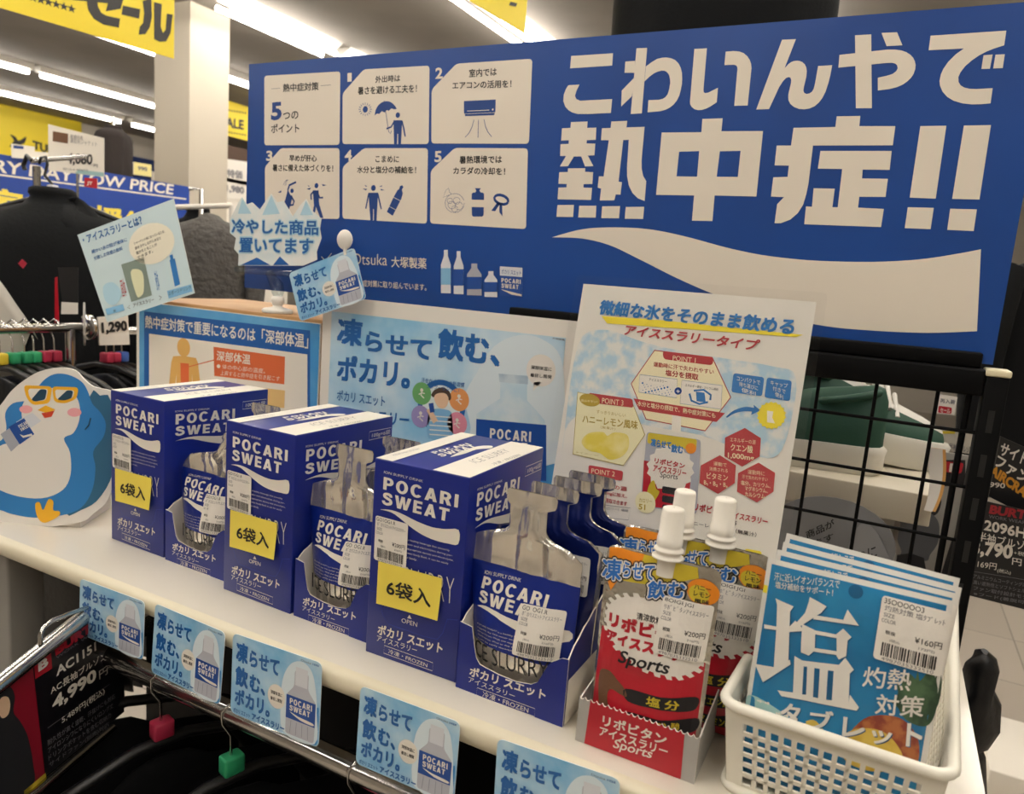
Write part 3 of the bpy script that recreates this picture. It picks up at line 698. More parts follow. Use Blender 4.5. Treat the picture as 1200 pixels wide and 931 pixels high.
def make_pouch(name, group, seed, bend=0.0, back=False, art=True, price=True, fat=1.0):
    """local frame: x right, -y towards the viewer, z up"""
    t = thing(name, '', 'pouch', (0, 0, 0), 0, group)
    b = MB(); N = 64
    vs = [VT * i / N for i in range(N + 1)]
    for side in (1, -1):
        fn = pouch_fn(seed, side, bend, fat); rows = []
        for v in vs:
            a, c = interp(PL, v), interp(PR, v)
            rows.append([fn(a + (c - a) * j / 26, v, 0) for j in range(27)])
        def mm(i, j, side=side):
            v = vs[i]
            if side == 1 and not back: return FOIL if v > VB or v < VS - .0015 else FOILB
            return FOIL if v > VT - .014 or j < 1 or j > 24 else FOILN
        b.grid(rows, mm, flip=side == -1)
    fn = pouch_fn(seed, 1, bend, fat); cuts = ([.003 + .005 * k for k in range(22)], [.004 + .006 * k for k in range(24)])
    if art and not back:
        A = Art(PF)
        A.text(CARTW, 'ION SUPPLY DRINK', *p3((178,668),(425,725),(182,645)))
        A.text(CARTW, 'POCARI', *p3((160,760),(608,893),(175,682)), 1, .035); A.text(CARTW, 'SWEAT', *p4((120,225),(455,328),(127,163)), 1, .035)
        A.blob(CARTW, p4((112,250),(165,248),(230,275),(300,308),(380,338),(470,368),(612,398),(610,458),(480,435),(370,388),(280,335),(200,285),(150,262)), 1, 3)
        for k, s_ in enumerate(('POCARI SWEAT is a healthy beverage that smoothly', 'supplies the lost water and electrolytes during', 'perspiration. With the appropriate density and', 'electrolytes, close to that of human body fluid,', 'it can be easily absorbed into the body.')):
            A.text(CARTW, s_, *p4((112, 352 + 20 * k), (520 - 10 * k, 352 + 20 * k + .27 * (408 - 10 * k)), (113, 342 + 20 * k)), 1, -.004)
        A.text(INK, 'ICE SLURRY', *p4((62,527),(512,655),(66,432)), 1, -.012)
        b.art(A, fn, cuts=cuts)
    b.build('pouch_body', t, local=True)
    if price:
        A = Art(PF); sticker(A, *(p4((370,228),(607,284),(330,497)) if not back else p4((400,0),(612,52),(385,215))), 'GO1OG1.R', 'ﾎﾟｶﾘｽｴｯﾄｱｲｽｽﾗﾘｰ', '¥200円', '216円)', 1, 9)
        b = MB(); b.art(A, lambda u, v, h: fn(u, v, h + .0022), cuts=cuts); o = b.build('price_sticker', t, local=True); o['label'] = 'white barcode price sticker'
    return t
PG = 'silver necked drink pouches in the blue trays'
def place(t, tr, du, dy, rz, lean, label):
    x, y, a = tr
    t.location = Vector((x, y, .003)) + Vector((math.cos(a), math.sin(a), 0)) * du + Vector((-math.sin(a), math.cos(a), 0)) * dy
    t.rotation_euler = (-lean, 0, a + rz)
    t['label'] = label
tr3, tr2, tr1 = (t_[1:] for t_ in TRAYS)
pa = make_pouch('drink_pouch', PG, 1); place(pa, tr3, 0, .019, 0, .05, 'foil drink pouch standing in front in the tray beside the red tray')
pb = make_pouch('drink_pouch', PG, 2, back=True, fat=.7); place(pb, tr3, .006, .057, -.03, .04, 'navy backed pouch right behind the front pouch of the nearest tray')
pc_ = make_pouch('drink_pouch', PG, 3, back=True, fat=.7); place(pc_, tr3, .014, .094, .02, .02, 'navy backed pouch third from the front in the nearest tray')
pd = make_pouch('drink_pouch', PG, 4, back=True, price=False, fat=.7); place(pd, tr3, .017, .128, .0, .0, 'navy backed pouch at the back of the nearest tray')
pe = copy_tree(pa); place(pe, tr2, .001, .022, 0, .04, 'foil drink pouch in front in the tray between the middle and nearest cartons')
pf = make_pouch('drink_pouch', PG, 6, bend=.06, art=False, price=False, fat=.8); place(pf, tr2, -.004, .105, .05, .0, 'crumpled foil pouch at the back of the tray between middle and nearest cartons')
pg = make_pouch('drink_pouch', PG, 7, bend=.42); place(pg, tr1, .001, .022, 0, .03, 'foil drink pouch with bent neck in the tray beside the farthest left carton')
ph = make_pouch('drink_pouch', PG, 8, bend=.03, art=False, price=False, fat=.8); place(ph, tr1, -.006, .112, .04, .0, 'crumpled foil pouch behind the bent neck pouch in the farthest left tray')
# ---------------------------------------------------------------- red tray of spouted pouches
RED = M('print red', 'B5182A', 0.35, coat=0.2); ORG = M('print orange', 'E88A1E', 0.35, coat=.2); GOLD = M('print gold', 'D8C23A', 0.35, .3, coat=.2)
SILVERF = M('silver pouch film', 'CBC5B8', 0.2, .85, bump=(30, .9), dist=.008); GRYC = M('grey card', 'A8A5A0', 0.55)
BRN = M('print brown', '6A4A34', .4); CAPW = M('white cap plastic', 'ECE6DA', 0.35); GW = M('gear white', 'E4DED4', .35, coat=.2); TBLUE = M('title blue', '2A6FC0', .35, coat=.2)
LY0 = 0.016
t = thing('display_tray', 'low red cardboard tray holding the white capped pouches', 'tray', (0.060, LY0, 0))
z2 = lambda *p: zoomed(540, 800, 3.333, p); z4 = lambda *p: zoomed(660, 540, 2.45, p); z5 = lambda *p: zoomed(690, 640, 5.821, p)
f = Frame((0.060, LY0, 0), X_, Z_); RW, RD = 0.101, 0.115; A = Art(f); b = MB()
scal = [(RW * k / 60, .0385 + .0022 * math.cos(k * 2 * math.pi / 6) ** 8) for k in range(61)]
b.slab([(0, 0), (RW, 0)] + scal[::-1], lambda u, v, h: Vector((u, -h, v)), .0014, GRYC, PAPER, PAPER)
A.raw(RED, [(.0085, .0004), (RW - .0105, .0004)] + [p for p in scal[::-1] if .0085 < p[0] < RW - .0105], 1)
for s_, q, bd in (('リポビタン', z2((553,166),(802,246),(557,124)), .05), ('アイススラリー', z2((540,204),(806,288),(545,170)), .05)): A.text(WHT, s_, *q, 2, bd)
A.text(WHT, 'Sports', *z2((590,262),(740,306),(605,220)), 2, .015)
b.art(A, lambda u, v, h: Vector((u, -h, v)))
for x in (0, RW - .0012): b.slab([(0, 0), (RD, 0), (RD, .052), (0, .0385)], lambda u, v, h: Vector((x + .0012 + h, u + .001, v)), .0012, GRYC, PAPER, PAPER)
b.box(.0012, RW - .0012, RD - .001, RD, 0, .052, PAPER); b.box(.0012, RW - .0012, .0014, RD, 0, .001, PAPER)
b.build('tray_body', t, local=True)
LF = Frame((0.061, 0.0330, 0.002), X_, Z_ + Y_ * .05)
LW, LH = 0.098, LF.uv(703, 634)[1]
def lout(v):
    r = .008; k = 1.0 if v < LH - r else None
    e = 0 if k else r - math.sqrt(max(0, r * r - (v - LH + r) ** 2))
    return .002 + e + .002 * (1 - v / LH), LW - e - .001
def lip_fn(side):
    def fn(u, v, h):
        a, c = lout(v); s_ = max(-1, min(1, (2 * u - a - c) / (c - a)))
        T = .0125 * (1 - (v / LH) ** 1.6) ** .8 * min(1, (v + .006) / .02) + .0008
        cr = (noise.noise(Vector((u * 50, v * 40, side))) * .0018 + abs(noise.noise(Vector((u * 70, v * 25, 4)))) * .0015) * max(0, 1 - s_ * s_) ** .5
        return Vector((u, -side * ((1 - s_ ** 4) * T + cr + h), v))
    return fn
lp = thing('spout_pouch', 'silver and red spouted pouch with price sticker, front one in the red tray', 'pouch', LF.o, 0, 'white capped spout pouches in the red tray')
b = MB(); N = 44
vs = [LH * i / N for i in range(N)] + [LH - .004, LH - .002, LH - .0008, LH]; vs = sorted(set(vs))
for side in (1, -1):
    fn = lip_fn(side); b.grid([[fn(lout(v)[0] + (lout(v)[1] - lout(v)[0]) * j / 24, v, 0) for j in range(25)] for v in vs], SILVERF, flip=side == -1)
A = Art(LF); fn = lip_fn(1); ins = [(.004 + .004, .0), (LW - .005, 0)]
zr = lambda v: fn(0, v, 0)
A.raw(RED, [(.006, .001), (LW - .004, .001), (LW - .004, .090), (.006, .096)], 1)
A.raw(ORG, [(.004, LH - .003), (.006, .135), (.010, .128), (.016, .140), (.034, LH - .014), (.036, LH - .002), (.012, LH - .0012)], 1)
A.raw(GOLD, [(.034, LH - .002), (.033, LH - .012), (.018, .145), (.014, .139), (.05, .143), (.066, .150), (.080, LH - .010), (.078, LH - .002)], 1.2)
c_, ex, ey = (455, 590), (800, 690), (420, 345)
old = A.tf; C = Vector(A.tf(*z5(c_)[0])); AX = Vector(A.tf(*z5(ex)[0])) - C; BX = Vector(A.tf(*z5(ey)[0])) - C
gear = []
for k in range(28):
    for dt, rr_ in ((-.07, 1.0), (-.05, 1.10), (.05, 1.10), (.07, 1.0)):
        a_ = 2 * math.pi * k / 28 + dt; p = C + AX * math.cos(a_) * rr_ + BX * math.sin(a_) * rr_
        gear.append((min(LW - .005, max(.0075, p.x)), p.y))
A.raw(GW, gear, 2)
for s_, q in (('凍', z5((92,220),(232,228),(98,78))), ('らせて', z5((240,196),(456,222),(246,98))), ('飲む', z5((412,342),(662,352),(422,222)))):
    A.outline(INK, s_, *q, .0024, 3); A.outline(WHT, s_, *q, .0012, 4); A.text(TBLUE, s_, *q, 5, .05)
A.text(RED, 'リポビタン', *z5((150,525),(690,675),(158,428)), 3, .10); A.text(RED, 'アイススラリー', *z5((135,622),(735,788),(143,545)), 3, .10)
A.text(INK, 'Sports', *z5((212,785),(552,868),(250,680)), 3, .02); A.text(INK, '清涼飲料水', *z5((350,477),(560,530),(352,430)), 3, .02)
A.ell(ORG, z5((785,308))[0], z5((895,335))[0], z5((790,222))[0], 3); A.ell(GOLD, z5((760,318))[0], z5((830,335))[0], z5((760,260))[0], 3.3)
for s_, q in (('ハニー', z5((728,280),(838,308),(730,252))), ('レモン', z5((725,325),(835,352),(727,292))), ('風味', z5((728,372),(830,395),(730,342)))): A.text(INK, s_, *q, 4, .03)
for (y0, s_, wd) in ((640, '塩 分', 0), (702, 'クエン酸', 0), (762, 'ビタミンB1', 0)):
    A.blob(INK, z4((193, y0 - 2), (290, y0 + 22), (385, y0 + 30), (388, y0 + 62), (360, y0 + 68), (270, y0 + 52), (200, y0 + 32)), 3, 4)
    A.text(GOLD, s_, *z4((250, y0 + 44), (342, y0 + 62), (253, y0 + 18)), 4, .04)
A.blob(BRN, z4((112,598),(140,590),(165,612),(190,640),(196,660),(175,652),(150,640),(140,660),(150,700),(172,712),(160,730),(125,720),(112,680)), 3, 4)
b.art(A, fn, cuts=([.005 * k for k in range(1, 20)], [.005 * k for k in range(1, 36)]))
b.build('pouch_body', lp, local=True)
b = MB(); A = Art(LF); sticker(A, *z5((527,318),(866,402),(460,688)), '8OIG8JGI', 'ﾘﾎﾟﾋﾞﾀﾝｱｲｽｽﾗﾘｰ', '¥200円', '216円)', 1, 12)
b.art(A, lambda u, v, h: fn(u, v, h + .002), cuts=([.005 * k for k in range(1, 20)], [.005 * k for k in range(1, 36)])); b.build('price_sticker', lp, local=True)['label'] = 'white barcode price sticker'
cx_ = LF.uv(783, 650)[0]
b = MB(); b.lathe([(.008, -.012), (.008, .002), (.0128, .0025), (.0128, .0043), (.0098, .005), (.0098, .008), (.0120, .0085), (.0120, .0102), (.0098, .011), (.0098, .0133)], Matrix.Translation((cx_, 0, LH - .003)), CAPW, 24); b.build('spout', lp, local=True)
b = MB()
rows = []
for r, z in ((.0128, .0165), (.0130, .018), (.0130, .024), (.0126, .0245), (.0126, .026), (.0122, .0265), (.0114, .052), (.0108, .0545), (.0085, .0555), (.001, .0556)):
    rows.append([Vector((cx_ + (r * .78 + (.0003 if k % 2 and z < .053 else 0)) * math.cos(2 * math.pi * k / 48), (r * .78 + (.0003 if k % 2 and z < .053 else 0)) * math.sin(2 * math.pi * k / 48), LH - .003 + z * .80)) for k in range(48)])
b.grid(rows, CAPW, closed=True); b.build('cap', lp, local=True)['label'] = 'white ribbed screw cap'
topz = LH + .0415
for (px, py), rz, l in (((807, 574), .03, 'spout pouch behind the front one, its cap just right of the front cap'), ((866, 569), -.05, 'spout pouch with cap farthest right, at the back of the red tray')):
    c = copy_tree(lp); q = onZ(px, py, topz)
    c.location = (q.x - cx_ * math.cos(rz), min(q.y, .098) - cx_ * math.sin(rz), .002); c.rotation_euler = (-.02, 0, rz); c['label'] = l
lp.rotation_euler = (-.05, 0, 0)
# ---------------------------------------------------------------- white basket of tablet bags
BASK = M('basket plastic', 'E9E4D6', 0.4)
t = thing('plastic_basket', 'white lattice plastic basket at the right end of the shelf', 'basket', (0.1775, 0.012, 0), -0.028)
BWd, BLn, BHt = 0.146, 0.365, 0.0785
ang = math.radians(3.4)
def shear(p): return Vector((p[0] + p[1] * math.tan(ang) * .55, p[1], p[2]))
b = MB()
def lattice(o, u, v, wd, ht, cols, rows_, ml, mt, mb, bar):
    o, u, v = Vector(o), Vector(u), Vector(v); n = u.cross(v).normalized() * .0009
    def strip(a0, a1, b0, b1):
        q = [o + u * a + v * bb for a, bb in ((a0, b0), (a1, b0), (a1, b1), (a0, b1))]
        b.add([p + n for p in q] + [p - n for p in q], [(0, 1, 2, 3), (7, 6, 5, 4), (0, 4, 5, 1), (1, 5, 6, 2), (2, 6, 7, 3), (3, 7, 4, 0)], BASK)
    strip(0, ml, 0, ht); strip(wd - ml, wd, 0, ht); strip(ml, wd - ml, 0, mb); strip(ml, wd - ml, ht - mt, ht)
    pw = (wd - 2 * ml) / cols; ph = (ht - mt - mb) / rows_
    for i in range(1, cols): strip(ml + i * pw - bar, ml + i * pw + bar, mb, ht - mt)
    for j in range(1, rows_): strip(ml, wd - ml, mb + j * ph - bar, mb + j * ph + bar)
inx, iny = .006, .016
def vv(p, q): return (Vector(q) - Vector(p))
H = BHt
P0, P1, P2, P3 = (inx, iny, .001), (BWd - inx, iny, .001), (BWd - inx, BLn - iny, .001), (inx, BLn - iny, .001)
T0, T1, T2, T3 = (0, 0, H), (BWd, 0, H), (BWd, BLn, H), (0, BLn, H)
for A0, A1, B0, B1, cols in ((P0, P1, T0, T1, 13), (P1, P2, T1, T2, 30), (P2, P3, T2, T3, 13), (P3, P0, T3, T0, 30)):
    # tapering walls: lattice on the mean width
    u = vv(A0, A1); L = vv(B0, B1).length; un = u.normalized(); vn = (Vector(B0) + Vector(B1) - Vector(A0) - Vector(A1)) / 2
    o = (Vector(A0) + Vector(A1)) / 2 - un * (L + u.length) / 4
    k = len(b.v)
    lattice(o, un, vn.normalized(), (L + u.length) / 2, vn.length, cols, 6, .012, .014, .008, .0017)
    for i in range(k, len(b.v)):
        p = b.v[i]; r = p.z / H; mid = (Vector(A0) + Vector(A1)) / 2; al = (p - mid).dot(un); want = (u.length + (L - u.length) * r) / ((L + u.length) / 2)
        b.v[i] = p + un * al * (want - 1)
b.box(inx, BWd - inx, iny, BLn - iny, 0.0004, 0.002, BASK)
b.v = [shear(p) for p in b.v]
b.build('lattice_body', t, local=True)
def loop(x0, x1, y0, y1, z, r):
    out = []
    for cxx, cyy, a0 in ((x1 - r, y0 + r, -90), (x1 - r, y1 - r, 0), (x0 + r, y1 - r, 90), (x0 + r, y0 + r, 180)):
        for k in range(7): a_ = math.radians(a0 + 15 * k); out.append(shear((cxx + r * math.cos(a_), cyy + r * math.sin(a_), z)))
    return out
b = MB(); b.tube(loop(-.003, BWd + .003, -.003, BLn + .003, H, .014), .0042, BASK, 10, closed=True); b.build('rim', t, local=True)
b = MB(); b.tube(loop(inx - .004, BWd - inx + .004, iny - .004, BLn - iny + .004, .0035, .012), .0034, BASK, 8, closed=True); b.build('base_rim', t, local=True)
# tablet bags
SBL = M('bag blue', '0F6A9C', 0.3, coat=.5, mix=('2688BA', 14, .35, .7)); BAGW = M('bag white film', 'E2DED6', 0.3, coat=.4); SHD = M('dark teal print', '0D5A86', .35, coat=.4)
LEAF = M('leaf green print', '4E6B4A', .35, coat=.4, mix=('2B4430', 60, .4, .6)); PINE = M('pineapple print', 'B0683A', .35, coat=.4, mix=('8A3A2A', 110, .42, .58)); FLESH = M('fruit yellow print', 'C9A136', .35, coat=.4, mix=('DDBE55', 40, .4, .6)); MINT = M('pale print', 'A9CFCB', .35, coat=.4)
SF = Frame((0.190, 0.040, 0.005), X_ + Y_ * -.02, Z_ + Y_ * .11)
s6 = lambda *p: zoomed(880, 640, 4.8, p); s5 = lambda *p: zoomed(820, 620, 2.994, p)
TLb, TRb, BLb = SF.uv(902, 652), SF.uv(1117, 707.5), SF.uv(873, 820)
SX0, SX1, SH = (TLb[0] + BLb[0]) / 2, TRb[0], (TLb[1] + TRb[1]) / 2
def bag_fn(side):
    def fn(u, v, h):
        s_ = (2 * u - SX0 - SX1) / (SX1 - SX0); s_ = max(-1, min(1, s_)); r = max(0, min(1, v / SH))
        T = .0055 * (1 - s_ ** 6) * (1 - (2 * r - 1) ** 8) * (1.1 - .6 * r)
        cr = noise.noise(Vector((u * 30, v * 30, 2))) * .0012 + noise.noise(Vector((u * 90, v * 70, 7))) * .0005
        return Vector((u, -side * (T + .0004 + h) + cr * (1 - s_ ** 4), v))
    return fn
bag = thing('tablet_bag', 'blue salt tablet bag with price sticker, frontmost in the white basket', 'bag', SF.o, 0, 'salt tablet bags in the white basket')
b = MB()
for side in (1, -1):
    fn = bag_fn(side); b.grid([[fn(SX0 + (SX1 - SX0) * j / 24, SH * i / 30, 0) for j in range(25)] for i in range(31)], BAGW, flip=side == -1)
fn = bag_fn(1); A = Art(SF); m_ = .0036
A.raw(SBL, [(SX0 + m_, .002), (SX1 - m_, .002), (SX1 - m_, SH - .0038), (SX0 + m_, SH - .0038)], 1)
A.blob(MINT, s5((165,590),(205,585),(300,640),(360,690),(420,720),(360,740),(240,680),(170,650)), 1.3, 4)
A.blob(FLESH, s5((345,690),(400,660),(440,700),(470,740),(430,760),(370,740)), 1.6, 4)
A.blob(LEAF, s5((700,560),(730,500),(770,530),(810,490),(835,560),(825,650),(790,690),(720,660),(690,600)), 1.4, 3)
for q in (((700,600),(690,520),(735,600)), ((740,590),(765,490),(780,600)), ((790,600),(835,500),(815,620)), ((720,640),(660,590),(740,610))): A.poly(LEAF, s5(*q), 1.7)
A.blob(PINE, s5((560,670),(620,645),(700,655),(750,700),(770,760),(755,830),(680,835),(560,820),(500,760)), 1.8, 4)
A.blob(FLESH, s5((500,720),(560,690),(640,700),(690,745),(710,800),(640,840),(540,820),(495,770)), 2.1, 4)
for i in range(16): A.disc(WHT, s5((185 + 11 * i + (i * 37 % 13), 580 + 7 * i + (i * 53 % 29) - 14))[0], .0005 + .0003 * (i % 3), 2)
def two(pts, ly=3):
    A.poly(SHD, [(x + 1.2, y + 1.4) for x, y in s5(*pts)], ly); A.poly(GW, s5(*pts), ly + 1)
for pts in (((268,240),(332,268),(320,285),(314,470),(262,497),(272,340),(274,262)), ((228,332),(272,338),(272,350),(228,346)), ((312,344),(338,316),(372,352),(312,356)),
            ((195,470),(262,478),(320,452),(322,468),(225,532)), ((388,235),(447,268),(428,290),(352,338),(336,330),(372,290),(384,255)), ((405,298),(505,314),(520,278),(560,334),(400,312)),
            ((362,328),(408,350),(406,420),(385,437),(358,425)), ((482,362),(505,344),(534,374),(520,386),(515,440),(490,452),(482,440)), ((404,350),(490,366),(490,379),(404,363)), ((404,410),(486,424),(486,437),(404,423)),
            ((336,438),(362,454),(490,470),(512,446),(542,488),(528,500),(524,602),(330,570)), ((276,558),(330,566),(524,600),(528,572),(560,616),(552,628),(290,578))): two(pts)
for q in (((368,474),(380,476),(376,574),(362,572)), ((405,480),(424,483),(418,584),(400,581)), ((452,488),(472,491),(466,592),(446,589))): A.poly(SHD, s5(*q), 5)
for s_, q in (('タ', ((283,668),(350,680),(292,598))), ('ブ', ((385,690),(466,700),(392,622))), ('レ', ((500,715),(578,728),(506,648))), ('ッ', ((598,738),(668,750),(606,692))), ('ト', ((722,752),(778,762),(728,672)))):
    A.text(SHD, s_, *[(x + 1, y + 1.2) for x, y in s5(*q)], 4, .05); A.text(GW, s_, *s5(*q), 5, .05)
A.text(GW, '灼熱', *s5((570,545),(738,562),(578,474)), 5, .02); A.text(GW, '対策', *s5((614,640),(782,656),(622,568)), 5, .02)
A.text(GW, '汗に近いイオンバランスで', *s5((262,178),(490,207),(265,150)), 4, .02); A.text(GW, '塩分補給をサポート！', *s5((266,204),(468,234),(268,180)), 4, .02)
A.disc(SHD, s5((548,218))[0], .0050, 2)
YN = M('notch yellow', 'E8D83A', .4)
for p in (SF.uv(*s5((225,208))[0]), SF.uv(*s5((878,388))[0])):
    x = SX0 + .0016 if p[0] < .06 else SX1 - .0016; A.raw(YN, [(x - .0015, p[1] - .003), (x + .0015, p[1] - .003), (x + .0015, p[1] + .003), (x - .0015, p[1] + .003)], 2)
CT = ([SX0 + .008 * k for k in range(1, 16)], [.008 * k for k in range(1, 25)])
b.art(A, fn, cuts=CT); b.build('bag_body', bag, local=True)
b = MB(); A = Art(SF); sticker(A, *s5((642,228),(884,292),(608,445)), '35OOOOO3', '灼熱対策 塩ﾀﾌﾞﾚｯﾄ', '¥160円', '172円)', 1, 17); b.art(A, lambda u, v, h: fn(u, v, h + .0014), cuts=CT)
b.build('price_sticker', bag, local=True)['label'] = 'white barcode price sticker'
bag.rotation_euler = (-math.atan(.11), 0, -.02)
for dx, dy, dz, rz, l in ((.001, .017, .003, -.02, 'salt tablet bag directly behind the front bag with the sticker'), (.0005, .031, .006, -.03, 'salt tablet bag third from the front in the white basket'), (-.002, .047, .009, .0, 'salt tablet bag at the back of the white basket, its top highest')):
    c = copy_tree(bag); c.location = SF.o + Vector((dx, dy, dz)); c.rotation_euler = (-math.atan(.105), dy * 1.15, rz); c['label'] = l
# ---------------------------------------------------------------- penguin cutout at the left end
z3 = lambda *p: zoomed(0, 420, 3.88, p)
def printmat(name, c1, c2, sc=8, lo=.35, hi=.65, rough=.4, coat=.2): return M(name, c1, rough, mix=(c2, sc, lo, hi), coat=coat)
PNB = M('penguin blue', '2E7FC4', .4, coat=.15); PND = M('penguin dark blue', '2F6688', .4, coat=.15); PNW = M('penguin white', 'E6E1DA', .45); PNY = M('penguin yellow', 'F0B428', .4); PNP = M('cheek pink', 'EFA9AE', .45); PNR = M('beak red', 'D2472F', .4); LENS = M('lens dark', '23465C', .3)
p0, p1 = onZ(0, 612), onZ(94, 621); U = (p1 - p0).normalized()
f = Frame(p0, U, Z_ + Y_ * .06); A = Art(f); b = MB()
t = thing('penguin_cutout', 'cardboard cutout of a blue penguin in yellow sunglasses on the left end of the shelf', 'cutout figure', f.at(.04, 0, -.02))
out = z3((-120,300),(-60,250),(0,215),(50,150),(110,100),(180,60),(270,42),(340,55),(380,95),(425,130),(505,150),(520,200),(520,500),(510,590),(480,660),(420,710),(380,742),(250,765),(200,768),(100,755),(0,745),(-100,735),(-160,600),(-160,420))
b.slab(smooth([f.uv(*p) for p in out], 3), f.at, .003, PNW, PAPER)
A.blob(PND, z3((410,170),(455,170),(505,195),(508,480),(500,560),(440,650),(370,690),(300,705),(340,500)), .5, 3)
A.blob(PNB, z3((0,690),(60,710),(160,725),(280,715),(370,680),(420,600),(435,500),(425,425),(470,360),(482,300),(460,250),(420,205),(400,150),(370,105),(310,75),(250,72),(200,100),(160,150),(130,190),(60,205),(25,250),(30,320),(10,370),(-50,420),(-100,560),(-60,680)), 1, 4)
A.blob(PNW, z3((105,210),(150,150),(250,135),(330,155),(362,210),(362,280),(335,340),(292,365),(320,430),(322,530),(285,600),(190,637),(60,622),(-40,570),(-70,480),(0,400),(60,380),(108,330),(100,260)), 2, 4)
A.rr(PNY, z3((108,122),(240,128),(228,205),(150,214),(122,180)), .006, 3); A.rr(PNY, z3((238,128),(360,132),(350,185),(300,206),(248,200)), .006, 3)
A.rr(PNW, z3((130,138),(222,140),(212,190),(155,198),(134,172)), .004, 4); A.rr(PNW, z3((252,142),(342,146),(334,180),(296,192),(258,186)), .004, 4)
A.rr(LENS, z3((145,188),(186,140),(216,142),(208,188),(160,197)), .003, 5); A.rr(LENS, z3((262,188),(308,145),(336,148),(328,182),(296,192)), .003, 5)
A.poly(PNY, z3((172,236),(210,214),(255,234),(215,250)), 3); A.poly(PNR, z3((190,250),(250,238),(236,266),(205,272)), 3)
A.ell(PNP, z3((120,232))[0], z3((150,232))[0], z3((120,214))[0], 3); A.ell(PNP, z3((340,246))[0], z3((372,246))[0], z3((340,226))[0], 3)
A.poly(SILV, z3((5,345),(45,318),(90,390),(52,425)), 3); A.poly(PALE, z3((75,290),(120,262),(150,248),(190,285),(140,318)), 3); A.poly(LBL, z3((42,312),(112,272),(158,345),(92,392)), 4)
A.text(WHT, 'POCARI', *z3((92,318),(132,296),(84,305)), 5, .03); A.text(WHT, 'SWEAT', *z3((100,332),(138,312),(93,320)), 5, .03); A.poly(WHT, z3((92,345),(110,352),(148,342),(150,352),(108,362)), 5)
A.poly(PNB, z3((0,378),(18,366),(22,380),(0,398)), 3)
A.blob(PNY, z3((162,665),(182,655),(198,690),(222,642),(244,650),(244,690),(272,696),(268,718),(205,748),(172,722)), 3, 4)
A.line(LENS, z3((388,325),(405,305),(414,272)), .0018, 3)
b.art(A, f.at); b.build('printed_board', t)
b = MB(); q = [onZ(*p) for p in ((2, 612), (92, 620), (128, 596), (60, 590))]
b.add([p + Z_ * .0005 for p in q] + [p + Z_ * .016 for p in q], [(3, 2, 1, 0), (4, 5, 6, 7), (0, 1, 5, 4), (1, 2, 6, 5), (2, 3, 7, 6), (3, 0, 4, 7)], PAPER)
b.v = [p + f.N * -.0045 for p in b.v]; b.build('folded_base', t)
# ---------------------------------------------------------------- wooden box and the two posters in front of it
PY = 0.36
WOOD = M('light plywood', 'B98F5E', .55, mix=('A87C4C', 9, .35, .65))
zp = (onY(165, 357, PY).z + onY(350, 372, PY).z) / 2
o = MB(); o.rbox(onY(160, 357, PY).x, -.10, PY + .004, .60, 0, zp + .006, .002, WOOD); o = tag(o.build('wooden_box'), 'plain light wooden box behind the posters, its top in view', 'box'); centred(o, (-.5, .4, 0))
ICE = printmat('icy print', '8CC3E2', 'D3E4EC', 9, .38, .66); ICED = printmat('deep sky print', '3F93CF', '79B8DE', 7, .35, .7); TXB = M('deep blue letters', '1C62A8', .4, coat=.2)
z8 = lambda *p: zoomed(140, 330, 2.222, p)
f = Frame((0, PY, 0), X_, Z_); A = Art(f); b = MB()
ul, ur, vt = f.uv(379, 350)[0], f.uv(676, 376)[0], f.uv(600, 369)[1]
b.slab([(ul, 0.001), (ur, 0.001), (ur, vt), (ul, vt)], f.at, .0025, PAPER)
bl, brx, bt = f.uv(389, 365)[0], f.uv(664, 386)[0], f.uv(389, 365)[1]
A.raw(ICE, [(bl, .02), (brx, .02), (brx, bt), (bl, bt)], 1)
A.raw(ICED, smooth([(bl, .02), (brx, .02), (brx, .16), (brx - .03, .12), (brx - .16, .10), (bl + .1, .05)], 2), 1.3)
for s_, q in (('凍', z8((566,162),(632,172),(570,92))), ('らせて', z8((640,180),(812,206),(642,128))), ('飲む、', z8((828,200),(990,225),(832,120))), ('ポカリ。', z8((566,258),(756,280),(570,190)))): A.text(TXB, s_, *q, 3, .07)
A.text(TXB, 'ポカリ スエット', *z8((567,310),(692,327),(568,282)), 3, .02); A.text(TXB, 'アイススラリー', *z8((562,362),(753,378),(565,330)), 3, .05)
A.text(GREY, '大塚製薬', *z8((1128,150),(1160,155),(1128,145)), 3, .02)
A.disc(TXB, z8((838,328))[0], .040, 2, 36); A.disc(M('pale disc', 'DCE7E6', .4), z8((838,328))[0], .032, 2.4, 36)
SKINP = M('printed skin', 'E8C3A0', .45); HAIRP = M('printed hair', '4A3A2E', .45)
A.blob(HAIRP, z8((815,300),(822,282),(845,276),(862,290),(860,310)), 3.2, 4); A.blob(SKINP, z8((820,305),(828,292),(850,292),(858,308),(850,328),(832,328)), 3.4, 4)
A.blob(SKY_, z8((805,345),(820,332),(856,335),(866,350),(864,410),(806,408)), 3, 3)
for k in range(5): A.line(WHT, z8((808, 350 + 12 * k), (864, 354 + 12 * k)), .0016, 3.3)
A.poly(LBL, z8((806,318),(818,316),(822,340),(810,342)), 3.8); A.poly(SKINP, z8((800,335),(812,330),(830,362),(818,370)), 3.6)
for q, m_, in (((788,292), M('dot green', '6FAE6A', .4)), ((885,308), M('dot orange', 'E39A5C', .4)), ((785,352), M('dot purple', '9A8FC0', .4)), ((880,370), M('dot pink', 'DC8B9C', .4))):
    A.disc(m_, z8(q)[0], .0165, 3, 20); x, y = q
    A.disc(WHT, z8((x, y - 9))[0], .0028, 3.3, 12); A.line(WHT, z8((x, y - 4), (x - 2, y + 4), (x + 6, y + 12)), .002, 3.3); A.line(WHT, z8((x - 8, y + 2), (x, y - 2), (x + 8, y)), .0016, 3.3)
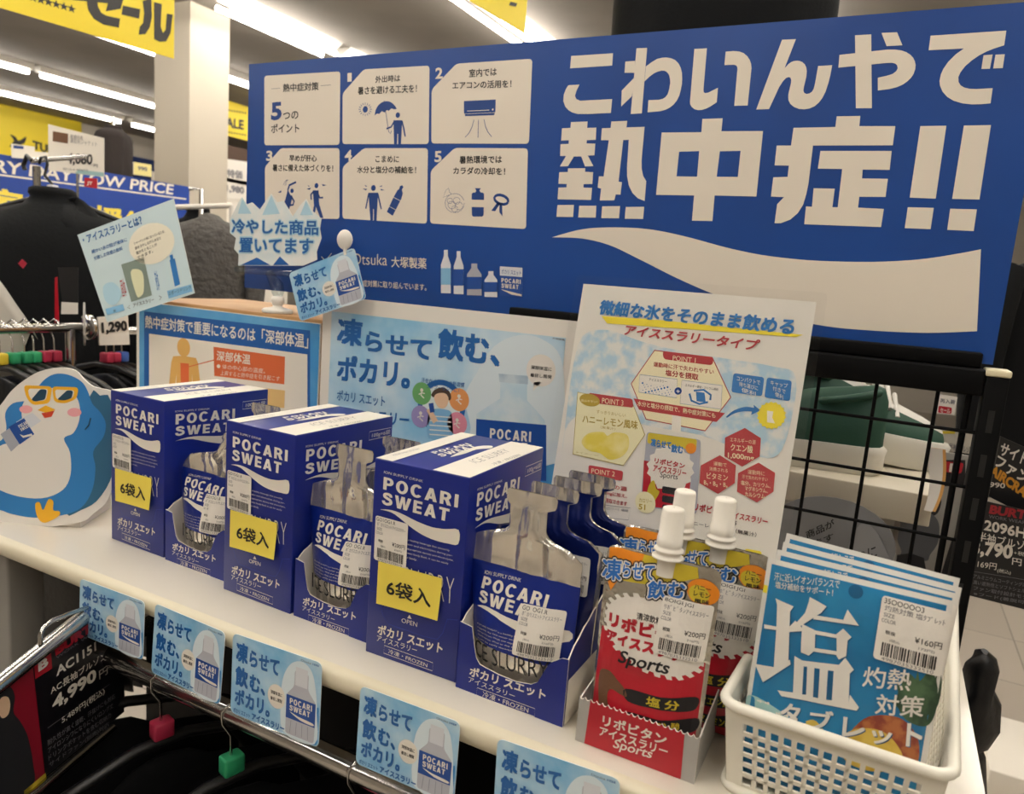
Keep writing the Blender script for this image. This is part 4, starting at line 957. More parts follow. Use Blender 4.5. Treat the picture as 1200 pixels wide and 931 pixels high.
A.text(TXB, '汗をかく前からの新習慣', *z8((786,262),(898,276),(788,250)), 3, .01); A.text(TXB, 'プレクーリングに！', *z8((800,278),(884,290),(802,266)), 3, .01)
BOTP = M('bottle print pale', 'BDD7E4', .4, mix=('D9E4E8', 20, .4, .6)); BOTD = M('bottle print grey', 'A3BACB', .4, mix=('C7D5DD', 30, .4, .6))
A.blob(M('splash white', 'D9E5EA', .45), z8((900,300),(930,240),(975,170),(1040,140),(1100,150),(1150,200),(1160,330),(1150,470),(920,470),(915,380)), 1.6, 4)
A.poly(BOTP, z8((992,262),(1062,266),(1062,310),(1085,335),(1108,362),(1112,480),(928,470),(930,345),(965,322),(992,305)), 2); A.poly(BOTD, z8((988,240),(1065,246),(1064,268),(990,262)), 2.3)
A.poly(LBL, z8((930,358),(1112,374),(1112,520),(928,505)), 3); A.text(WHT, 'POCARI', *z8((965,408),(1072,418),(966,382)), 4, .03); A.text(WHT, 'SWEAT', *z8((965,436),(1062,446),(966,412)), 4, .03)
A.disc(PAPER, z8((1098,232))[0], .0215, 3, 28); A.poly(WHT, z8((1080,262),(1100,262),(1078,285)), 3)
A.text(INK, '深部体温に', *z8((1072,228),(1126,234),(1073,218)), 4, .02); A.text(INK, '着目し開発', *z8((1070,248),(1126,254),(1071,238)), 4, .02)
b.art(A, f.at); o = tag(b.build('drink_poster'), 'wide pale blue icy drink poster with white border, leaning on the wooden box', 'poster'); centred(o, ((ul + ur) / 2, PY, 0))
A = Art(f); b = MB()
ul2, ur2 = f.uv(160, 357)[0], f.uv(376, 375)[0]
b.slab([(ul2, .001), (ur2, .001), (ur2, zp), (ul2, zp)], f.at, .0025, WHT)
DBL = M('notice blue', '1F5CA6', .4); CREAM = M('notice cream', 'E6DFD2', .45); ORC = M('notice orange', 'D9693B', .45); TAN = M('figure tan', 'DDAE62', .45)
A.raw(ICED, [(ul2 + .008, .005), (ur2 - .001, .005), (ur2 - .001, zp - .001), (ul2 + .008, zp - .001)], 1)
A.poly(DBL, z8((65,78),(497,128),(497,520),(65,520)), 1.5)
A.poly(CREAM, z8((78,136),(490,190),(490,500),(78,500)), 2)
A.text(WHT, '熱中症対策で重要になるのは「深部体温」', *z8((68,121),(492,175),(68,88)), 3, .03)
A.disc(TAN, z8((168,172))[0], .0165, 3, 20); A.blob(TAN, z8((136,210),(150,194),(190,198),(206,214),(214,330),(196,330),(190,240),(186,400),(148,400),(150,240),(140,320),(128,320)), 3, 2)
A.poly(ORC, z8((160,212),(182,214),(182,330),(162,330)), 4); A.line(ORC, z8((182,222),(250,204)), .0016, 4)
A.poly(ORC, z8((246,170),(432,196),(430,268),(248,246)), 3); A.text(WHT, '深部体温', *z8((254,206),(342,217),(255,180)), 4, .03)
for k, s_ in enumerate(('● 体の中心部の温度。', '上昇すると熱中症を引き起こす')): A.text(WHT, s_, *z8((254 + 10 * k, 226 + 18 * k), (380 + 38 * k, 240 + 20 * k), (255 + 10 * k, 214 + 18 * k)), 4, 0)
A.poly(M('notice tan band', 'DDB878', .45), z8((250,262),(432,284),(430,330),(248,310)), 3)
b.art(A, f.at); o = tag(b.build('health_poster'), 'blue framed health notice with an orange body figure behind the farthest left carton', 'poster'); centred(o, ((ul2 + ur2) / 2, PY, 0))
# ---------------------------------------------------------------- laminated sheet
f = Frame((0, .25, 0), X_, Z_ + Y_ * .18); zl = lambda *p: zoomed(640, 310, 3.003, p)
c_tl, c_tr = f.uv(676, 320), f.uv(970, 347); xl, xr, vt = (c_tl[0] + f.uv(640, 555)[0]) / 2, c_tr[0], (c_tl[1] + c_tr[1]) / 2
t = thing('laminated_sheet', 'tall laminated sheet about icy slurry drinks leaning behind the red tray', 'poster', f.at((xl + xr) / 2, 0, 0))
A = Art(f); b = MB(); mg = .010
LAMW = M('laminated paper', 'E9E4DA', .3, coat=.5)
b.slab([(xl + mg, .010), (xr - mg, .010), (xr - mg, vt - mg), (xl + mg, vt - mg)], f.at, .0008, LAMW)
ICEL = printmat('ice photo print', 'B0CFE0', 'E4E4DF', 62, .40, .6, .3, .5); RDL = M('sheet red', 'B83A40', .35, coat=.4); CRM = M('sheet cream', 'F0E6BE', .35, coat=.4); SBLU = M('sheet blue', '2F78BC', .35, coat=.4); OLV = M('sheet olive', 'B49A35', .35, coat=.4); LEM = M('lemon print', 'E4CF4E', .35, coat=.4, mix=('EFE29A', 45, .4, .65)); SYEL = M('sheet yellow', 'F0DC3C', .35, coat=.4); PCR = M('sheet pale yellow', 'EFE8BE', .35, coat=.4)
A.blob(ICEL, zl((110,290),(200,230),(330,270),(450,300),(620,330),(800,360),(880,400),(850,600),(800,680),(700,660),(540,600),(330,560),(200,480),(80,560),(60,640)), 1, 4)
A.poly(SYEL, zl((195,182),(400,196),(700,228),(905,248),(880,256),(600,236),(215,208)), 1.6)
A.text(SBLU, '微細な氷をそのまま飲める', *zl((183,176),(868,250),(195,124)), 3, .06); A.text(RDL, 'アイススラリータイプ', *zl((272,248),(742,305),(284,212)), 3, .05)
hexa = [(300,420),(382,303),(585,328),(650,468),(560,586),(352,545)]
A.poly(CRM, zl(*hexa), 2); A.line(RDL, zl(*hexa), .0011, 2.5, True); A.rr(RDL, zl((410,306),(590,328),(586,356),(414,334)), .004, 2.8); A.text(CRM, 'POINT 1', *zl((446,338),(526,347),(447,321)), 3, .0)
A.text(RDL, '運動時に汗で失われやすい', *zl((378,360),(590,388),(379,343)), 3, .02); A.text(RDL, '塩分を摂取', *zl((420,392),(536,409),(421,370)), 3, .04)
A.rr(WHT, zl((330,388),(462,405),(460,470),(327,450)), .003, 2.8); A.rr(WHT, zl((478,408),(620,427),(616,510),(472,490)), .003, 2.8)
for q in (((330,388),(462,405),(460,470),(327,450)), ((478,408),(620,427),(616,510),(472,490))): A.line(SBLU, zl(*q), .0004, 3, True)
A.text(INK, 'アイススラリー', *zl((362,410),(425,418),(363,401)), 3, .0); A.text(INK, 'エネルギー補給・カリウム補給', *zl((490,430),(606,446),(491,420)), 3, 0)
for k in range(34): A.disc(SBLU, zl((340 + (k * 29) % 105, 418 + (k * 17) % 36 + ((k * 29) % 105) * .12))[0], .0005 + .0006 * (k % 4 == 0), 3, 10)
A.disc(LBL, zl((465,446))[0], .0042, 3.4, 16); A.text(WHT, '+', *zl((459,452),(471,453),(459,441)), 4, .02)
A.line(SBLU, zl((505,455),(512,480),(540,492),(570,485)), .0022, 3); A.line(SBLU, zl((520,445),(555,442),(580,460),(578,478)), .0022, 3); A.poly(SBLU, zl((528,448),(558,452),(562,486),(530,482)), 3)
A.poly(RDL, zl((308,472),(630,524),(600,555),(328,512)), 3); A.text(CRM, '水分と塩分の摂取で、熱中症対策にも', *zl((322,498),(596,542),(323,480)), 4, .02)
pent = [(112,450),(305,490),(348,600),(272,708),(95,668)]
A.poly(PCR, zl(*pent), 2); A.line(OLV, zl(*pent), .0008, 2.5, True); A.rr(RDL, zl((150,452),(305,474),(308,505),(165,488)), .003, 2.8); A.text(CRM, 'POINT 3', *zl((197,489),(272,498),(198,470)), 3, 0)
A.ell(OLV, zl((154,478))[0], zl((190,483))[0], zl((154,456))[0], 3.2); A.text(CRM, '飲みやすい！', *zl((124,484),(182,490),(124,474)), 4, 0)
A.text(OLV, 'すっきりおいしい', *zl((178,524),(280,538),(179,512)), 3, .0); A.text(OLV, 'ハニーレモン風味', *zl((128,558),(322,582),(130,528)), 3, .03); A.text(OLV, '（無果汁）', *zl((192,578),(244,585),(193,568)), 3, 0)
A.blob(LEM, zl((125,625),(150,595),(200,590),(216,604),(240,592),(285,600),(292,640),(270,675),(225,688),(190,665),(150,655)), 3, 4); A.text(OLV, '※イメージ', *zl((106,663),(185,676),(106,658)), 3, 0)
A.rr(RDL, zl((150,706),(272,728),(268,762),(150,745)), .003, 2.8); A.text(CRM, 'POINT 2', *zl((160,735),(242,747),(161,718)), 3, 0)
for k, s_ in enumerate(('エネルギーの源', 'クエン酸1,000mgに加え、', '塩分も効率よく摂取できます')): A.text(RDL, s_, *zl((120, 770 + 26 * k), (285, 800 + 26 * k), (121, 754 + 26 * k)), 3, .03)
A.line(GREY, zl((110,835),(298,858),(290,900),(108,880)), .0005, 3, True); A.text(GREY, 'エネルギー（カロリー）補給', *zl((130,855),(290,872),(130,845)), 3, 0)
# small picture of the pouch
A.rr(SILV, zl((355,590),(545,618),(530,880),(332,850)), .004, 2.8); A.rr(GOLD, zl((360,592),(532,616),(528,655),(356,630)), .003, 3); A.poly(RED, zl((345,690),(512,720),(500,870),(338,848)), 3)
A.star(GW, zl((437,718))[0], .0275, .0245, 16, 3.2); A.text(SBLU, '凍らせて', *zl((368,640),(440,652),(370,612)), 4, .08); A.text(SBLU, '飲む', *zl((440,662),(482,668),(442,632)), 4, .08); A.disc(ORG, zl((510,648))[0], .006, 4, 14)
A.text(RED, 'リポビタン', *zl((382,700),(488,720),(384,680)), 4, .06); A.text(RED, 'アイススラリー', *zl((376,728),(492,748),(380,705)), 4, .06); A.text(INK, 'Sports', *zl((400,755),(462,764),(404,730)), 4, 0)
for k in range(3): A.rr(INK, zl((410, 780 + 32 * k), (502, 796 + 32 * k), (500, 820 + 32 * k), (408, 804 + 32 * k)), .002, 4)
A.blob(GOLD, zl((362,780),(380,760),(388,790),(400,800),(385,830),(372,850),(352,835)), 4, 3); A.poly(CAPW, zl((444,530),(476,534),(474,592),(442,588)), 2.7)
A.ell(PCR, zl((350,838))[0], zl((386,843))[0], zl((350,800))[0], 4.5); A.text(OLV, 'カロリー', *zl((328,836),(374,842),(328,822)), 5, .02); A.text(OLV, '51', *zl((326,862),(350,866),(327,842)), 5, .03)
for q, l2 in ((((660,383),(768,398),(760,465),(652,450)), ('コンパクトで', '持ち運びに', '便利')), (((778,398),(865,410),(858,482),(768,468)), ('キャップ', '付きで', '便利'))):
    A.rr(SBLU, zl(*q), .003, 3)
    for k, s_ in enumerate(l2): A.text(WHT, s_, *zl((q[0][0] + 12 + 8 * k, q[0][1] + 26 + 20 * k), (q[1][0] - 14 - 8 * k, q[1][1] + 27 + 20 * k), (q[0][0] + 12 + 8 * k, q[0][1] + 10 + 20 * k)), 4, .01)
A.poly(SBLU, zl(*(smooth([(632,538),(660,515),(700,502),(732,505)], 4, False) + [(730,494),(755,514),(722,530),(725,518)] + smooth([(725,518),(690,518),(660,526),(638,540)], 4, False))), 3)
A.star(SYEL, zl((793,532))[0], .0150, .0135, 18, 3); A.poly(CAPW, zl((778,515),(800,518),(796,540),(806,560),(778,556)), 4)
for q, ls in ((((700,576),(756,612),(752,676),(690,712),(628,676),(630,610)), (('エネルギーの源', 648, 738, 608, 624, .0), ('クエン酸', 650, 728, 630, 656, .03), ('1,000mg', 640, 732, 662, 686, .02))),
              (((612,672),(668,708),(664,770),(605,808),(540,770),(545,708)), (('運動で', 590, 636, 694, 708, 0), ('消費される', 575, 640, 712, 726, 0), ('ビタミン', 566, 640, 732, 754, .02), ('B₁・B₂・B₆', 556, 640, 760, 778, .02))),
              (((748,698),(806,734),(800,800),(742,838),(672,800),(676,735)), (('運動時に', 710, 770, 722, 738, 0), ('汗で失われやすい', 690, 780, 740, 754, 0), ('塩分、カリウム、', 686, 790, 760, 776, .02), ('マグネシウム、', 700, 780, 780, 796, .02), ('カルシウム', 700, 770, 800, 816, .02)))):
    A.poly(RDL, zl(*q), 3)
    for s_, x0, x1, y0, y1, bd in ls: A.text(CRM, s_, *zl((x0, y1), (x1, y1 + (x1 - x0) * .12), (x0, y0)), 4, bd)
A.text(RED, 'リポビタン', *zl((520,865),(630,888),(523,838)), 3, .06); A.text(RED, 'アイススラリー', *zl((640,890),(778,918),(644,868)), 3, .06); A.text(INK, 'Sports', *zl((600,915),(668,925),(606,888)), 3, 0)
A.text(INK, 'ハニーレモン風味（無果汁）', *zl((500,915),(740,960),(501,900)), 3, .01); A.rr(SYEL, zl((700,1000),(760,1010),(740,1140),(690,1130)), .003, 3)
for k in range(4): A.text(INK, '保冷剤としても使えます'[:5 + k], *zl((702, 1030 + 26 * k), (745, 1036 + 26 * k), (702, 1014 + 26 * k)), 4, .01)
b.art(A, f.at); b.build('printed_sheet', t)
b = MB(); b.slab(rounded([(xl, .001), (xr, .001), (xr, vt), (xl, vt)], .006), lambda u, v, h: f.at(u, v, .0026 + h), .0007, film('laminate film', gloss=.03, rough=.08)); b.build('clear_film', t)
# ---------------------------------------------------------------- small printed cards
CARDB = M('card edge', 'DDE4E6', .4); CICE = printmat('card sky print', '79B8E0', 'BFDCEB', 22, .35, .65, .35, .3); CDEEP = M('card deep blue print', '2C86C8', .35, coat=.3)
CW_, CH_ = .1, .0672
def card_art(cf_w, cf_h):
    A = Art(); A.tf = lambda a, b_: (a * cf_w, (1 - b_) * cf_h)
    P = lambda *p: list(p)
    A.raw(CDEEP, rounded([A.tf(*p) for p in ((.66, .985), (.988, .985), (.988, .5), (.93, .6), (.9, .93))], .004), 1)
    for s_, q, bd in (('凍', ((.05,.33),(.19,.33),(.05,.08)), .07), ('らせて', ((.21,.33),(.55,.33),(.21,.13)), .07), ('飲', ((.05,.63),(.20,.63),(.05,.38)), .07), ('む、', ((.22,.63),(.40,.63),(.22,.42)), .07), ('ポカリ。', ((.05,.87),(.46,.87),(.05,.66)), .07),
                      ('ポカリ スエット', ((.04,.975),(.24,.975),(.04,.915)), .05), ('アイススラリー', ((.26,.975),(.63,.975),(.26,.895)), .09)): A.text(TXB, s_, *q, 3, bd)
    A.text(TXB, '大塚製薬', (.9,.055), (.97,.055), (.9,.03), 3, .01); A.text(GREY, 'Otsuka', (.78,.055), (.89,.055), (.78,.03), 3, 0)
    A.blob(M('card ghost white', 'D9E6EC', .4), P((.58,.55),(.60,.30),(.68,.12),(.80,.06),(.90,.14),(.95,.35),(.97,.6),(.96,.97),(.62,.97)), 1.5, 4)
    A.raw(M('card bottle grey', 'B9BBC4', .4), rounded([A.tf(*p) for p in ((.72,.18),(.87,.18),(.87,.38),(.96,.50),(.95,.97),(.64,.97),(.64,.50),(.72,.38))], .003), 2)
    A.rect(PALE, .73, .14, .86, .36, 2.4); A.rect(LBL, .64, .50, .955, .78, 3)
    A.text(WHT, 'POCARI', (.68,.60), (.92,.60), (.68,.53), 4, .03); A.text(WHT, 'SWEAT', (.68,.68), (.90,.68), (.68,.615), 4, .03); A.blob(WHT, P((.68,.695),(.78,.72),(.93,.735),(.93,.765),(.80,.755)), 4, 3)
    A.disc(WHT, (.53,.58), .0098 * cf_w / .1, 2.6, 22); A.text(INK, '深部体温に', (.465,.565), (.595,.565), (.465,.52), 3.5, .02); A.text(INK, '着目し開発', (.465,.64), (.595,.64), (.465,.595), 3.5, .02)
    for k in range(4): A.line(M('printed ice line', '8E93A0', .4), [(.70 + .06 * k, .80), (.69 + .065 * k, .95)], .0006, 3)
    return A
cardme = None
def card(fr_, TL, TR, BL, label, group='sky blue drink cards'):
    global cardme
    a, c, d = (Vector(fr_.uv(*p)) for p in (TL, TR, BL))
    u = fr_.U * (c - a).x + fr_.V * (c - a).y
    k = Frame(fr_.at(d.x, d.y, 0), u, fr_.V)
    if cardme is None:
        b = MB(); b.slab(rounded([(0, 0), (CW_, 0), (CW_, CH_), (0, CH_)], .006), lambda x, y, h: Vector((x, y, h)), .0006, CICE, CARDB)
        b.art(card_art(CW_, CH_), lambda x, y, h: Vector((x, y, h)), .00012)
        o = b.build('drink_card'); cardme = o.data
    else:
        o = bpy.data.objects.new('drink_card', cardme); COL.objects.link(o)
    s_ = (c - a).length / CW_; s2 = ((d - a).length) / CH_
    o.matrix_world = k.mat() @ Matrix.Diagonal((s_, s2, 1, 1))
    return tag(o, label, 'card', group), k
f = Frame((0, -.021, 0), X_, Z_ + Y_ * .05)
card(f, (91.7,677.5), (167,705), (92.5,743), 'small sky blue drink card on the shelf edge below the farthest left carton')
card(f, (190.6,712), (273.6,747), (177,788), 'small sky blue drink card on the shelf edge, second from left')
card(f, (292,752), (399.5,789), (270,835), 'small sky blue drink card in the middle of the shelf edge, third from left')
card(f, (433.6,809), (552,853), (416.7,895), 'small sky blue drink card below the nearest carton, fourth along the shelf edge')
card(f, (598.5,872), (745,922), (577,968), 'small sky blue drink card cut off by the bottom of the picture')
WPL = M('white plastic', 'E4DFD6', .35)
f = Frame((0, .335, 0), X_, Z_)
o, k = card(f, (333,323), (409,293), (351.7,377), 'small tilted sky blue drink card held by a white clip before the banner')
t = thing('card_clip', 'white round clip with an arm holding the tilted drink card against the banner', 'clip', f.at(*f.uv(404, 284), -.01))
c0 = f.at(*f.uv(404, 281)); b = MB(); mx = Matrix.Translation(c0) @ Matrix.Rotation(math.pi / 2, 4, 'X')
b.lathe([(.002, -.002), (.0135, -.0015), (.0145, 0), (.0135, .0015), (.002, .002)], mx, WPL, 20); b.build('clip_disc', t)
b = MB(); b.tube([c0 + Y_ * .001, onY(404, 281, .459)], .0022, WPL, 8); b.tube([c0 + Vector((0, .001, -.009)), c0 + Vector((.002, .001, -.022))], .003, WPL, 8); b.build('arm', t)
# ice shaped sign on a clip stand
zi = lambda *p: zoomed(260, 200, 3.158, p)
SB = onZ(325, 367, zp + .006); SB.y = min(SB.y, .438)
f = Frame((0, SB.y, 0), X_, Z_)
t = thing('price_sign', 'pale icy jagged sign on a white clip stand standing on the wooden box', 'sign', SB)
pal = printmat('pale ice print', 'D8E4E6', 'EAEAE6', 30, .35, .65); b = MB(); A = Art(f)
b.slab([f.uv(*p) for p in zi((30,180),(60,120),(75,98),(92,125),(112,118),(140,145),(160,115),(183,85),(205,118),(228,112),(262,170),(290,128),(312,105),(335,150),(368,178),(362,215),(368,250),(350,300),(352,330),(300,352),(60,352),(62,310),(45,290),(52,250),(30,230))], f.at, .001, pal, PAPER)
MTN = M('mountain print', 'ACD0E0', .45)
for q in (((60,160),(76,104),(110,160)), ((150,165),(184,92),(215,160)), ((290,165),(312,112),(338,165)), ((70,350),(130,322),(180,350)), ((190,350),(215,318),(250,350))): A.poly(MTN if q[0][1] < 200 else DBL, zi(*q), 1)
for s_, q in (('冷やした商品', zi((38,232),(358,240),(38,180))), ('置いてます', zi((66,302),(338,309),(67,248)))):
    A.outline(MTN, s_, *q, .0024, 2); A.text(TXB, s_, *q, 3, .05)
b.art(A, f.at); b.build('sign_card', t)
ACR = film('clear acrylic', 'E8EEF0', .06, .04)
b = MB(); q0, q1 = f.at(*f.uv(279, 316), .003), f.at(*f.uv(356, 322), .003)
b.tube([q0, q1], .006, ACR, 6); b.build('clear_clip_bar', t)
base = SB.copy(); b = MB(); mx = Matrix.Translation(base)
b.lathe([(.024, .0005), (.025, .004), (.022, .007), (.008, .010), (.007, .013), (.0001, .013)], mx, WPL, 24); b.build('stand_base', t)
b = MB(); b.lathe([(.0001, .012), (.008, .013), (.011, .020), (.009, .027), (.0001, .029)], mx, WPL, 16); b.build('ball_joint', t)
b = MB(); mid = (q0 + q1) / 2; b.tube([base + Z_ * .027, base + Z_ * .034, Vector((base.x - .004, f.o.y + .001, base.z + .045)), mid], [.007, .010, .011, .006], ACR, 10); b.build('clear_cup', t)
# square card about slurry
zs = lambda *p: zoomed(0, 220, 3.88, p)
cpl = onD(158, 305, 1.28); f = Frame(cpl, Vector((.93, .36, 0)), Z_ + Vector((-.1, .1, 0)))
t = thing('slurry_card', 'pale blue square card tilted in front of the jacket, explaining ice slurry', 'card', cpl)
b = MB(); A = Art(f); b.slab([f.uv(*p) for p in zs((352,215),(790,50),(885,480),(487,612))], f.at, .0008, M('pale card print', 'C6D9DD', .4), PAPER)
A.text(TXB, '・アイススラリーとは？', *zs((382,258),(650,165),(372,222)), 2, .04)
for k, s_ in enumerate(('細かい氷の粒が液体に', '分散した状態の飲料')): A.text(TXB, s_, *zs((420 + 10 * k, 302 + 30 * k), (580 - 20 * k, 245 + 40 * k), (416 + 10 * k, 284 + 30 * k)), 2, .02)
A.ell(M('speech cream', 'E8E2CE', .45), zs((690,255))[0], zs((792,225))[0], zs((710,345))[0], 2)
for k, s_ in enumerate(('シャーベット状になっているため、', '体を冷やしながら水分と', '塩分をとることが', 'できます。')): A.text(INK, s_, *zs((612 + 5 * k, 262 + 22 * k), (752 - 18 * k, 205 + 30 * k), (609 + 5 * k, 248 + 22 * k)), 3, .01)
A.poly(M('photo grey green', '7F8E84', .45), zs((552,350),(655,318),(692,490),(598,520)), 2); A.blob(M('icy cream', 'D9D9B4', .45), zs((595,385),(630,372),(652,395),(655,470),(640,495),(622,490)), 3, 3)
A.blob(MTN, zs((470,450),(510,430),(545,460),(550,500),(520,535),(480,515)), 2, 3); A.poly(SKY_, zs((480,552),(560,530),(568,558),(488,580)), 2); A.poly(SKY_, zs((760,470),(870,440),(876,472),(768,505)), 2)
A.poly(SBLU, zs((772,330),(796,322),(820,440),(796,450)), 2); A.poly(SBLU, zs((772,308),(786,304),(790,326),(776,330)), 2); A.text(INK, 'アイススラリー', *zs((608,545),(702,518),(606,528)), 3, .02)
A.text(INK, '氷', *zs((517,568),(530,564),(515,556)), 3, 0); A.text(INK, 'スポーツドリンク', *zs((768,492),(870,462),(766,474)), 3, 0); A.text(RDL, '固体', *zs((560,500),(580,494),(545,420)), 3, 0); A.text(SBLU, '液体', *zs((715,470),(730,466),(700,380)), 3, 0)
A.text(INK, '＜', *zs((582,555),(594,551),(580,538)), 3, 0); A.text(INK, '＞', *zs((726,512),(738,508),(723,492)), 3, 0)
b.art(A, f.at); b.build('printed_card', t)
b = MB(); e = f.at(*f.uv(150, 350), -.003); b.tube([e, (e + onY(190, 350, .40)) / 2 + Vector((0, .02, -.01)), Vector((onY(190, 350, .40).x, .40, zp + .008))], .0018, ACR, 6); b.build('card_holder_arm', t)
# ---------------------------------------------------------------- black mesh rack behind the shelf
BLK = M('black powder coat', '050506', 0.6, spec=.12); RYY = 0.437
z6 = lambda *p: zoomed(900, 380, 2.737, p); zr = lambda *p: zoomed(1040, 400, 2.9094, p)
f = Frame((0, RYY, 0), X_, Z_)
t = thing('mesh_rack', 'black wire mesh rack with a thick top rail behind the white basket', 'rack', (0.15, RYY, FLOOR))
pr_ = f.uv(*z6((735, 160))[0]); px0, px1 = f.uv(*z6((690, 200))[0])[0], f.uv(*z6((768, 200))[0])[0]
ptop = f.uv(*z6((735, 145))[0])[1]
b = MB(); b.rbox(px0, px1, RYY - .012, RYY + .02, FLOOR, ptop - .008, .002, BLK)
for k in range(9): b.box((px0 + px1) / 2 - .003, (px0 + px1) / 2 + .003, RYY - .0126, RYY - .011, ptop - .07 - .05 * k, ptop - .045 - .05 * k, M('slot black', '050505', .6))
b.build('post', t)
b = MB(); b.rbox(px0 - .001, px1 + .001, RYY - .013, RYY + .021, ptop - .008, ptop, .002, M('cream plastic', 'D9CFAE', .4)); b.build('post_cap', t)['label'] = 'cream plastic post cap'
bt, bb = f.uv(*z6((430, 105))[0])[1], f.uv(*z6((430, 200))[0])[1]
b = MB(); b.rbox(-.25, px0, RYY - .012, RYY + .012, bb, bt - .004, .003, BLK); b.build('top_rail', t)
b = MB(); t2 = f.uv(*z6((430, 68))[0])[1]; b.rbox(-.25, f.uv(*z6((688, 110))[0])[0], RYY - .004, RYY + .018, bt - .004, t2, .002, BLK); b.build('sign_channel', t)
gx = [f.uv(*z6(q)[0])[0] for q in ((545, 220), (350, 190))]; dx = gx[0] - gx[1]
b = MB(); x = gx[0]
while x > -.06:
    b.tube([(x, RYY, -.35), (x, RYY, bb + .005 if x > -.2 else bt - .015)], .0022, BLK, 6); x -= dx
b.tube([(px0 - .012, RYY, -.35), (px0 - .012, RYY, bb + .005)], .0035, BLK, 6)
z_ = f.uv(*z6((430, 315))[0])[1]; dz = z_ - f.uv(*z6((400, 482))[0])[1]
while z_ > -.3:
    b.tube([(-.09, RYY - .003, z_), (px0, RYY - .003, z_)], .0022, BLK, 6); z_ -= dz
b.build('wire_grid', t)
# ---------------------------------------------------------------- shoes on the cream board behind the mesh
SY = 0.62
f = Frame((0, SY, 0), X_, Z_)
q = [onY(*p, SY) for p in z6((60, 540), (540, 560))]; zb_ = (q[0].z + q[1].z) / 2 + .018
CRB = M('cream board', 'CFC6B2', .5)
o = MB(); o.rbox(q[0].x - .12, onY(*z6((530, 570))[0], SY).x, SY, SY + .26, zb_ - .045, zb_, .002, CRB); o = tag(o.build('shoe_shelf'), 'cream shelf board under the green and white shoes behind the mesh', 'shelf'); centred(o, (q[1].x, SY + .1, zb_))
GRN = M('shoe green', '1F4A38', .6, bump=(300, .1)); SHW_ = M('shoe white', 'D9D5CC', .5); RUB = M('sole white', 'DEDACE', .45)
def shoe(name, label, loc, rz, main, toe, s=1.0, pitch=0.0, tr=4):
    """toe along -x, heel along +x, standing on z=0"""
    t = thing(name, label, 'shoe', loc, rz, 'sports shoes behind the mesh'); t.rotation_euler = (0, pitch, rz)
    L = .27 * s
    prof = [(-.5,.012,.020,.03),(-.47,.032,.034,.04),(-.36,.046,.046,.055),(-.2,.048,.060,.075),(-.05,.043,.078,.095),(.08,.038,.092,.10),(.2,.036,.098,.10),(.34,.037,.104,.105),(.43,.034,.108,.107),(.475,.026,.104,.1),(.5,.010,.085,.095)]
    b = MB(); rows = []
    for x, w_, h_, _ in prof: rows.append([Vector((x * L, w_ * s * math.cos(a) * (1.0 if math.sin(a) < .5 else .86), s * (.026 + h_ * max(0, math.sin(a)) ** .75))) for a in [math.pi * k / 14 for k in range(15)]])
    b.grid(rows, lambda i, j: toe if i < tr and 3 < j < 11 else main, flip=True); b.add(rows[-1], [tuple(range(15))], main); b.add(rows[0], [tuple(range(15))[::-1]], main); b.build('upper', t, local=True)
    b = MB(); sole = [(x * L * 1.03, (w_ + .004) * s) for x, w_, _, _ in prof]
    ol = [(x, -w_) for x, w_ in sole] + [(x, w_) for x, w_ in sole[::-1]]; ol = smooth(ol, 3)
    rows = [[Vector((x * k, y * k, z * s)) for x, y in ol] for k, z in ((.95, .0), (1.0, .004), (1.0, .030), (1.015, .038), (.98, .043))]
    b.grid(rows, RUB, closed=True); b.add(rows[0], [tuple(range(len(ol)))[::-1]], RUB); b.add(rows[-1], [tuple(range(len(ol)))], RUB); b.build('sole', t, local=True)
    b = MB()
    for k in range(5): x = -.12 * L * 1.0 + k * .045 * L - .03; b.tube([Vector((x, -.032 * s, .066 * s + .010 * k * s)), Vector((x + .004, 0, .095 * s + .010 * k * s)), Vector((x, .032 * s, .066 * s + .010 * k * s))], .0035 * s, SHW_, 6)
    b.build('laces', t, local=True)
    b = MB(); b.tube([Vector((L * (.28 + .17 * math.cos(a)), .030 * s * math.sin(a), s * (.112 + .012 * math.cos(a)))) for a in [2 * math.pi * k / 16 for k in range(16)]], .006 * s, main, 8, closed=True); b.build('collar', t, local=True)
    return t
hp = onY(*z6((380, 488))[0], SY + .03)
shoe('sports_shoe', 'green shoe with white sole nearer the mesh, heel to the right', (hp.x - .145, SY + .075, zb_), .16, GRN, SHW_, 1.0)
shoe('sports_shoe', 'white and green shoe standing behind the nearer green shoe', (hp.x - .075, SY + .19, zb_ + .012), math.pi + .22, GRN, SHW_, 1.12, -.10, 7)
# paper price strip curling at the end of the board
o = MB(); rows = []
e0 = onY(*z6((505, 390))[0], SY + .005)
for i in range(13):
    r = i / 12; rows.append([Vector((e0.x + .012 * math.sin(r * 2.2) + d * (.02 - .01 * r), SY - .006 - .012 * r * r, e0.z - .085 * r)) for d in (0, .5, 1)])
o.grid(rows, PAPER); o.grid([[p + Vector((.0040, .002, 0)) for p in r] for r in rows], M('orange paper', 'D9A25A', .55), flip=True)
tag(o.build('price_strip'), 'curling paper strip with orange back hanging off the shoe board end', 'paper strip')
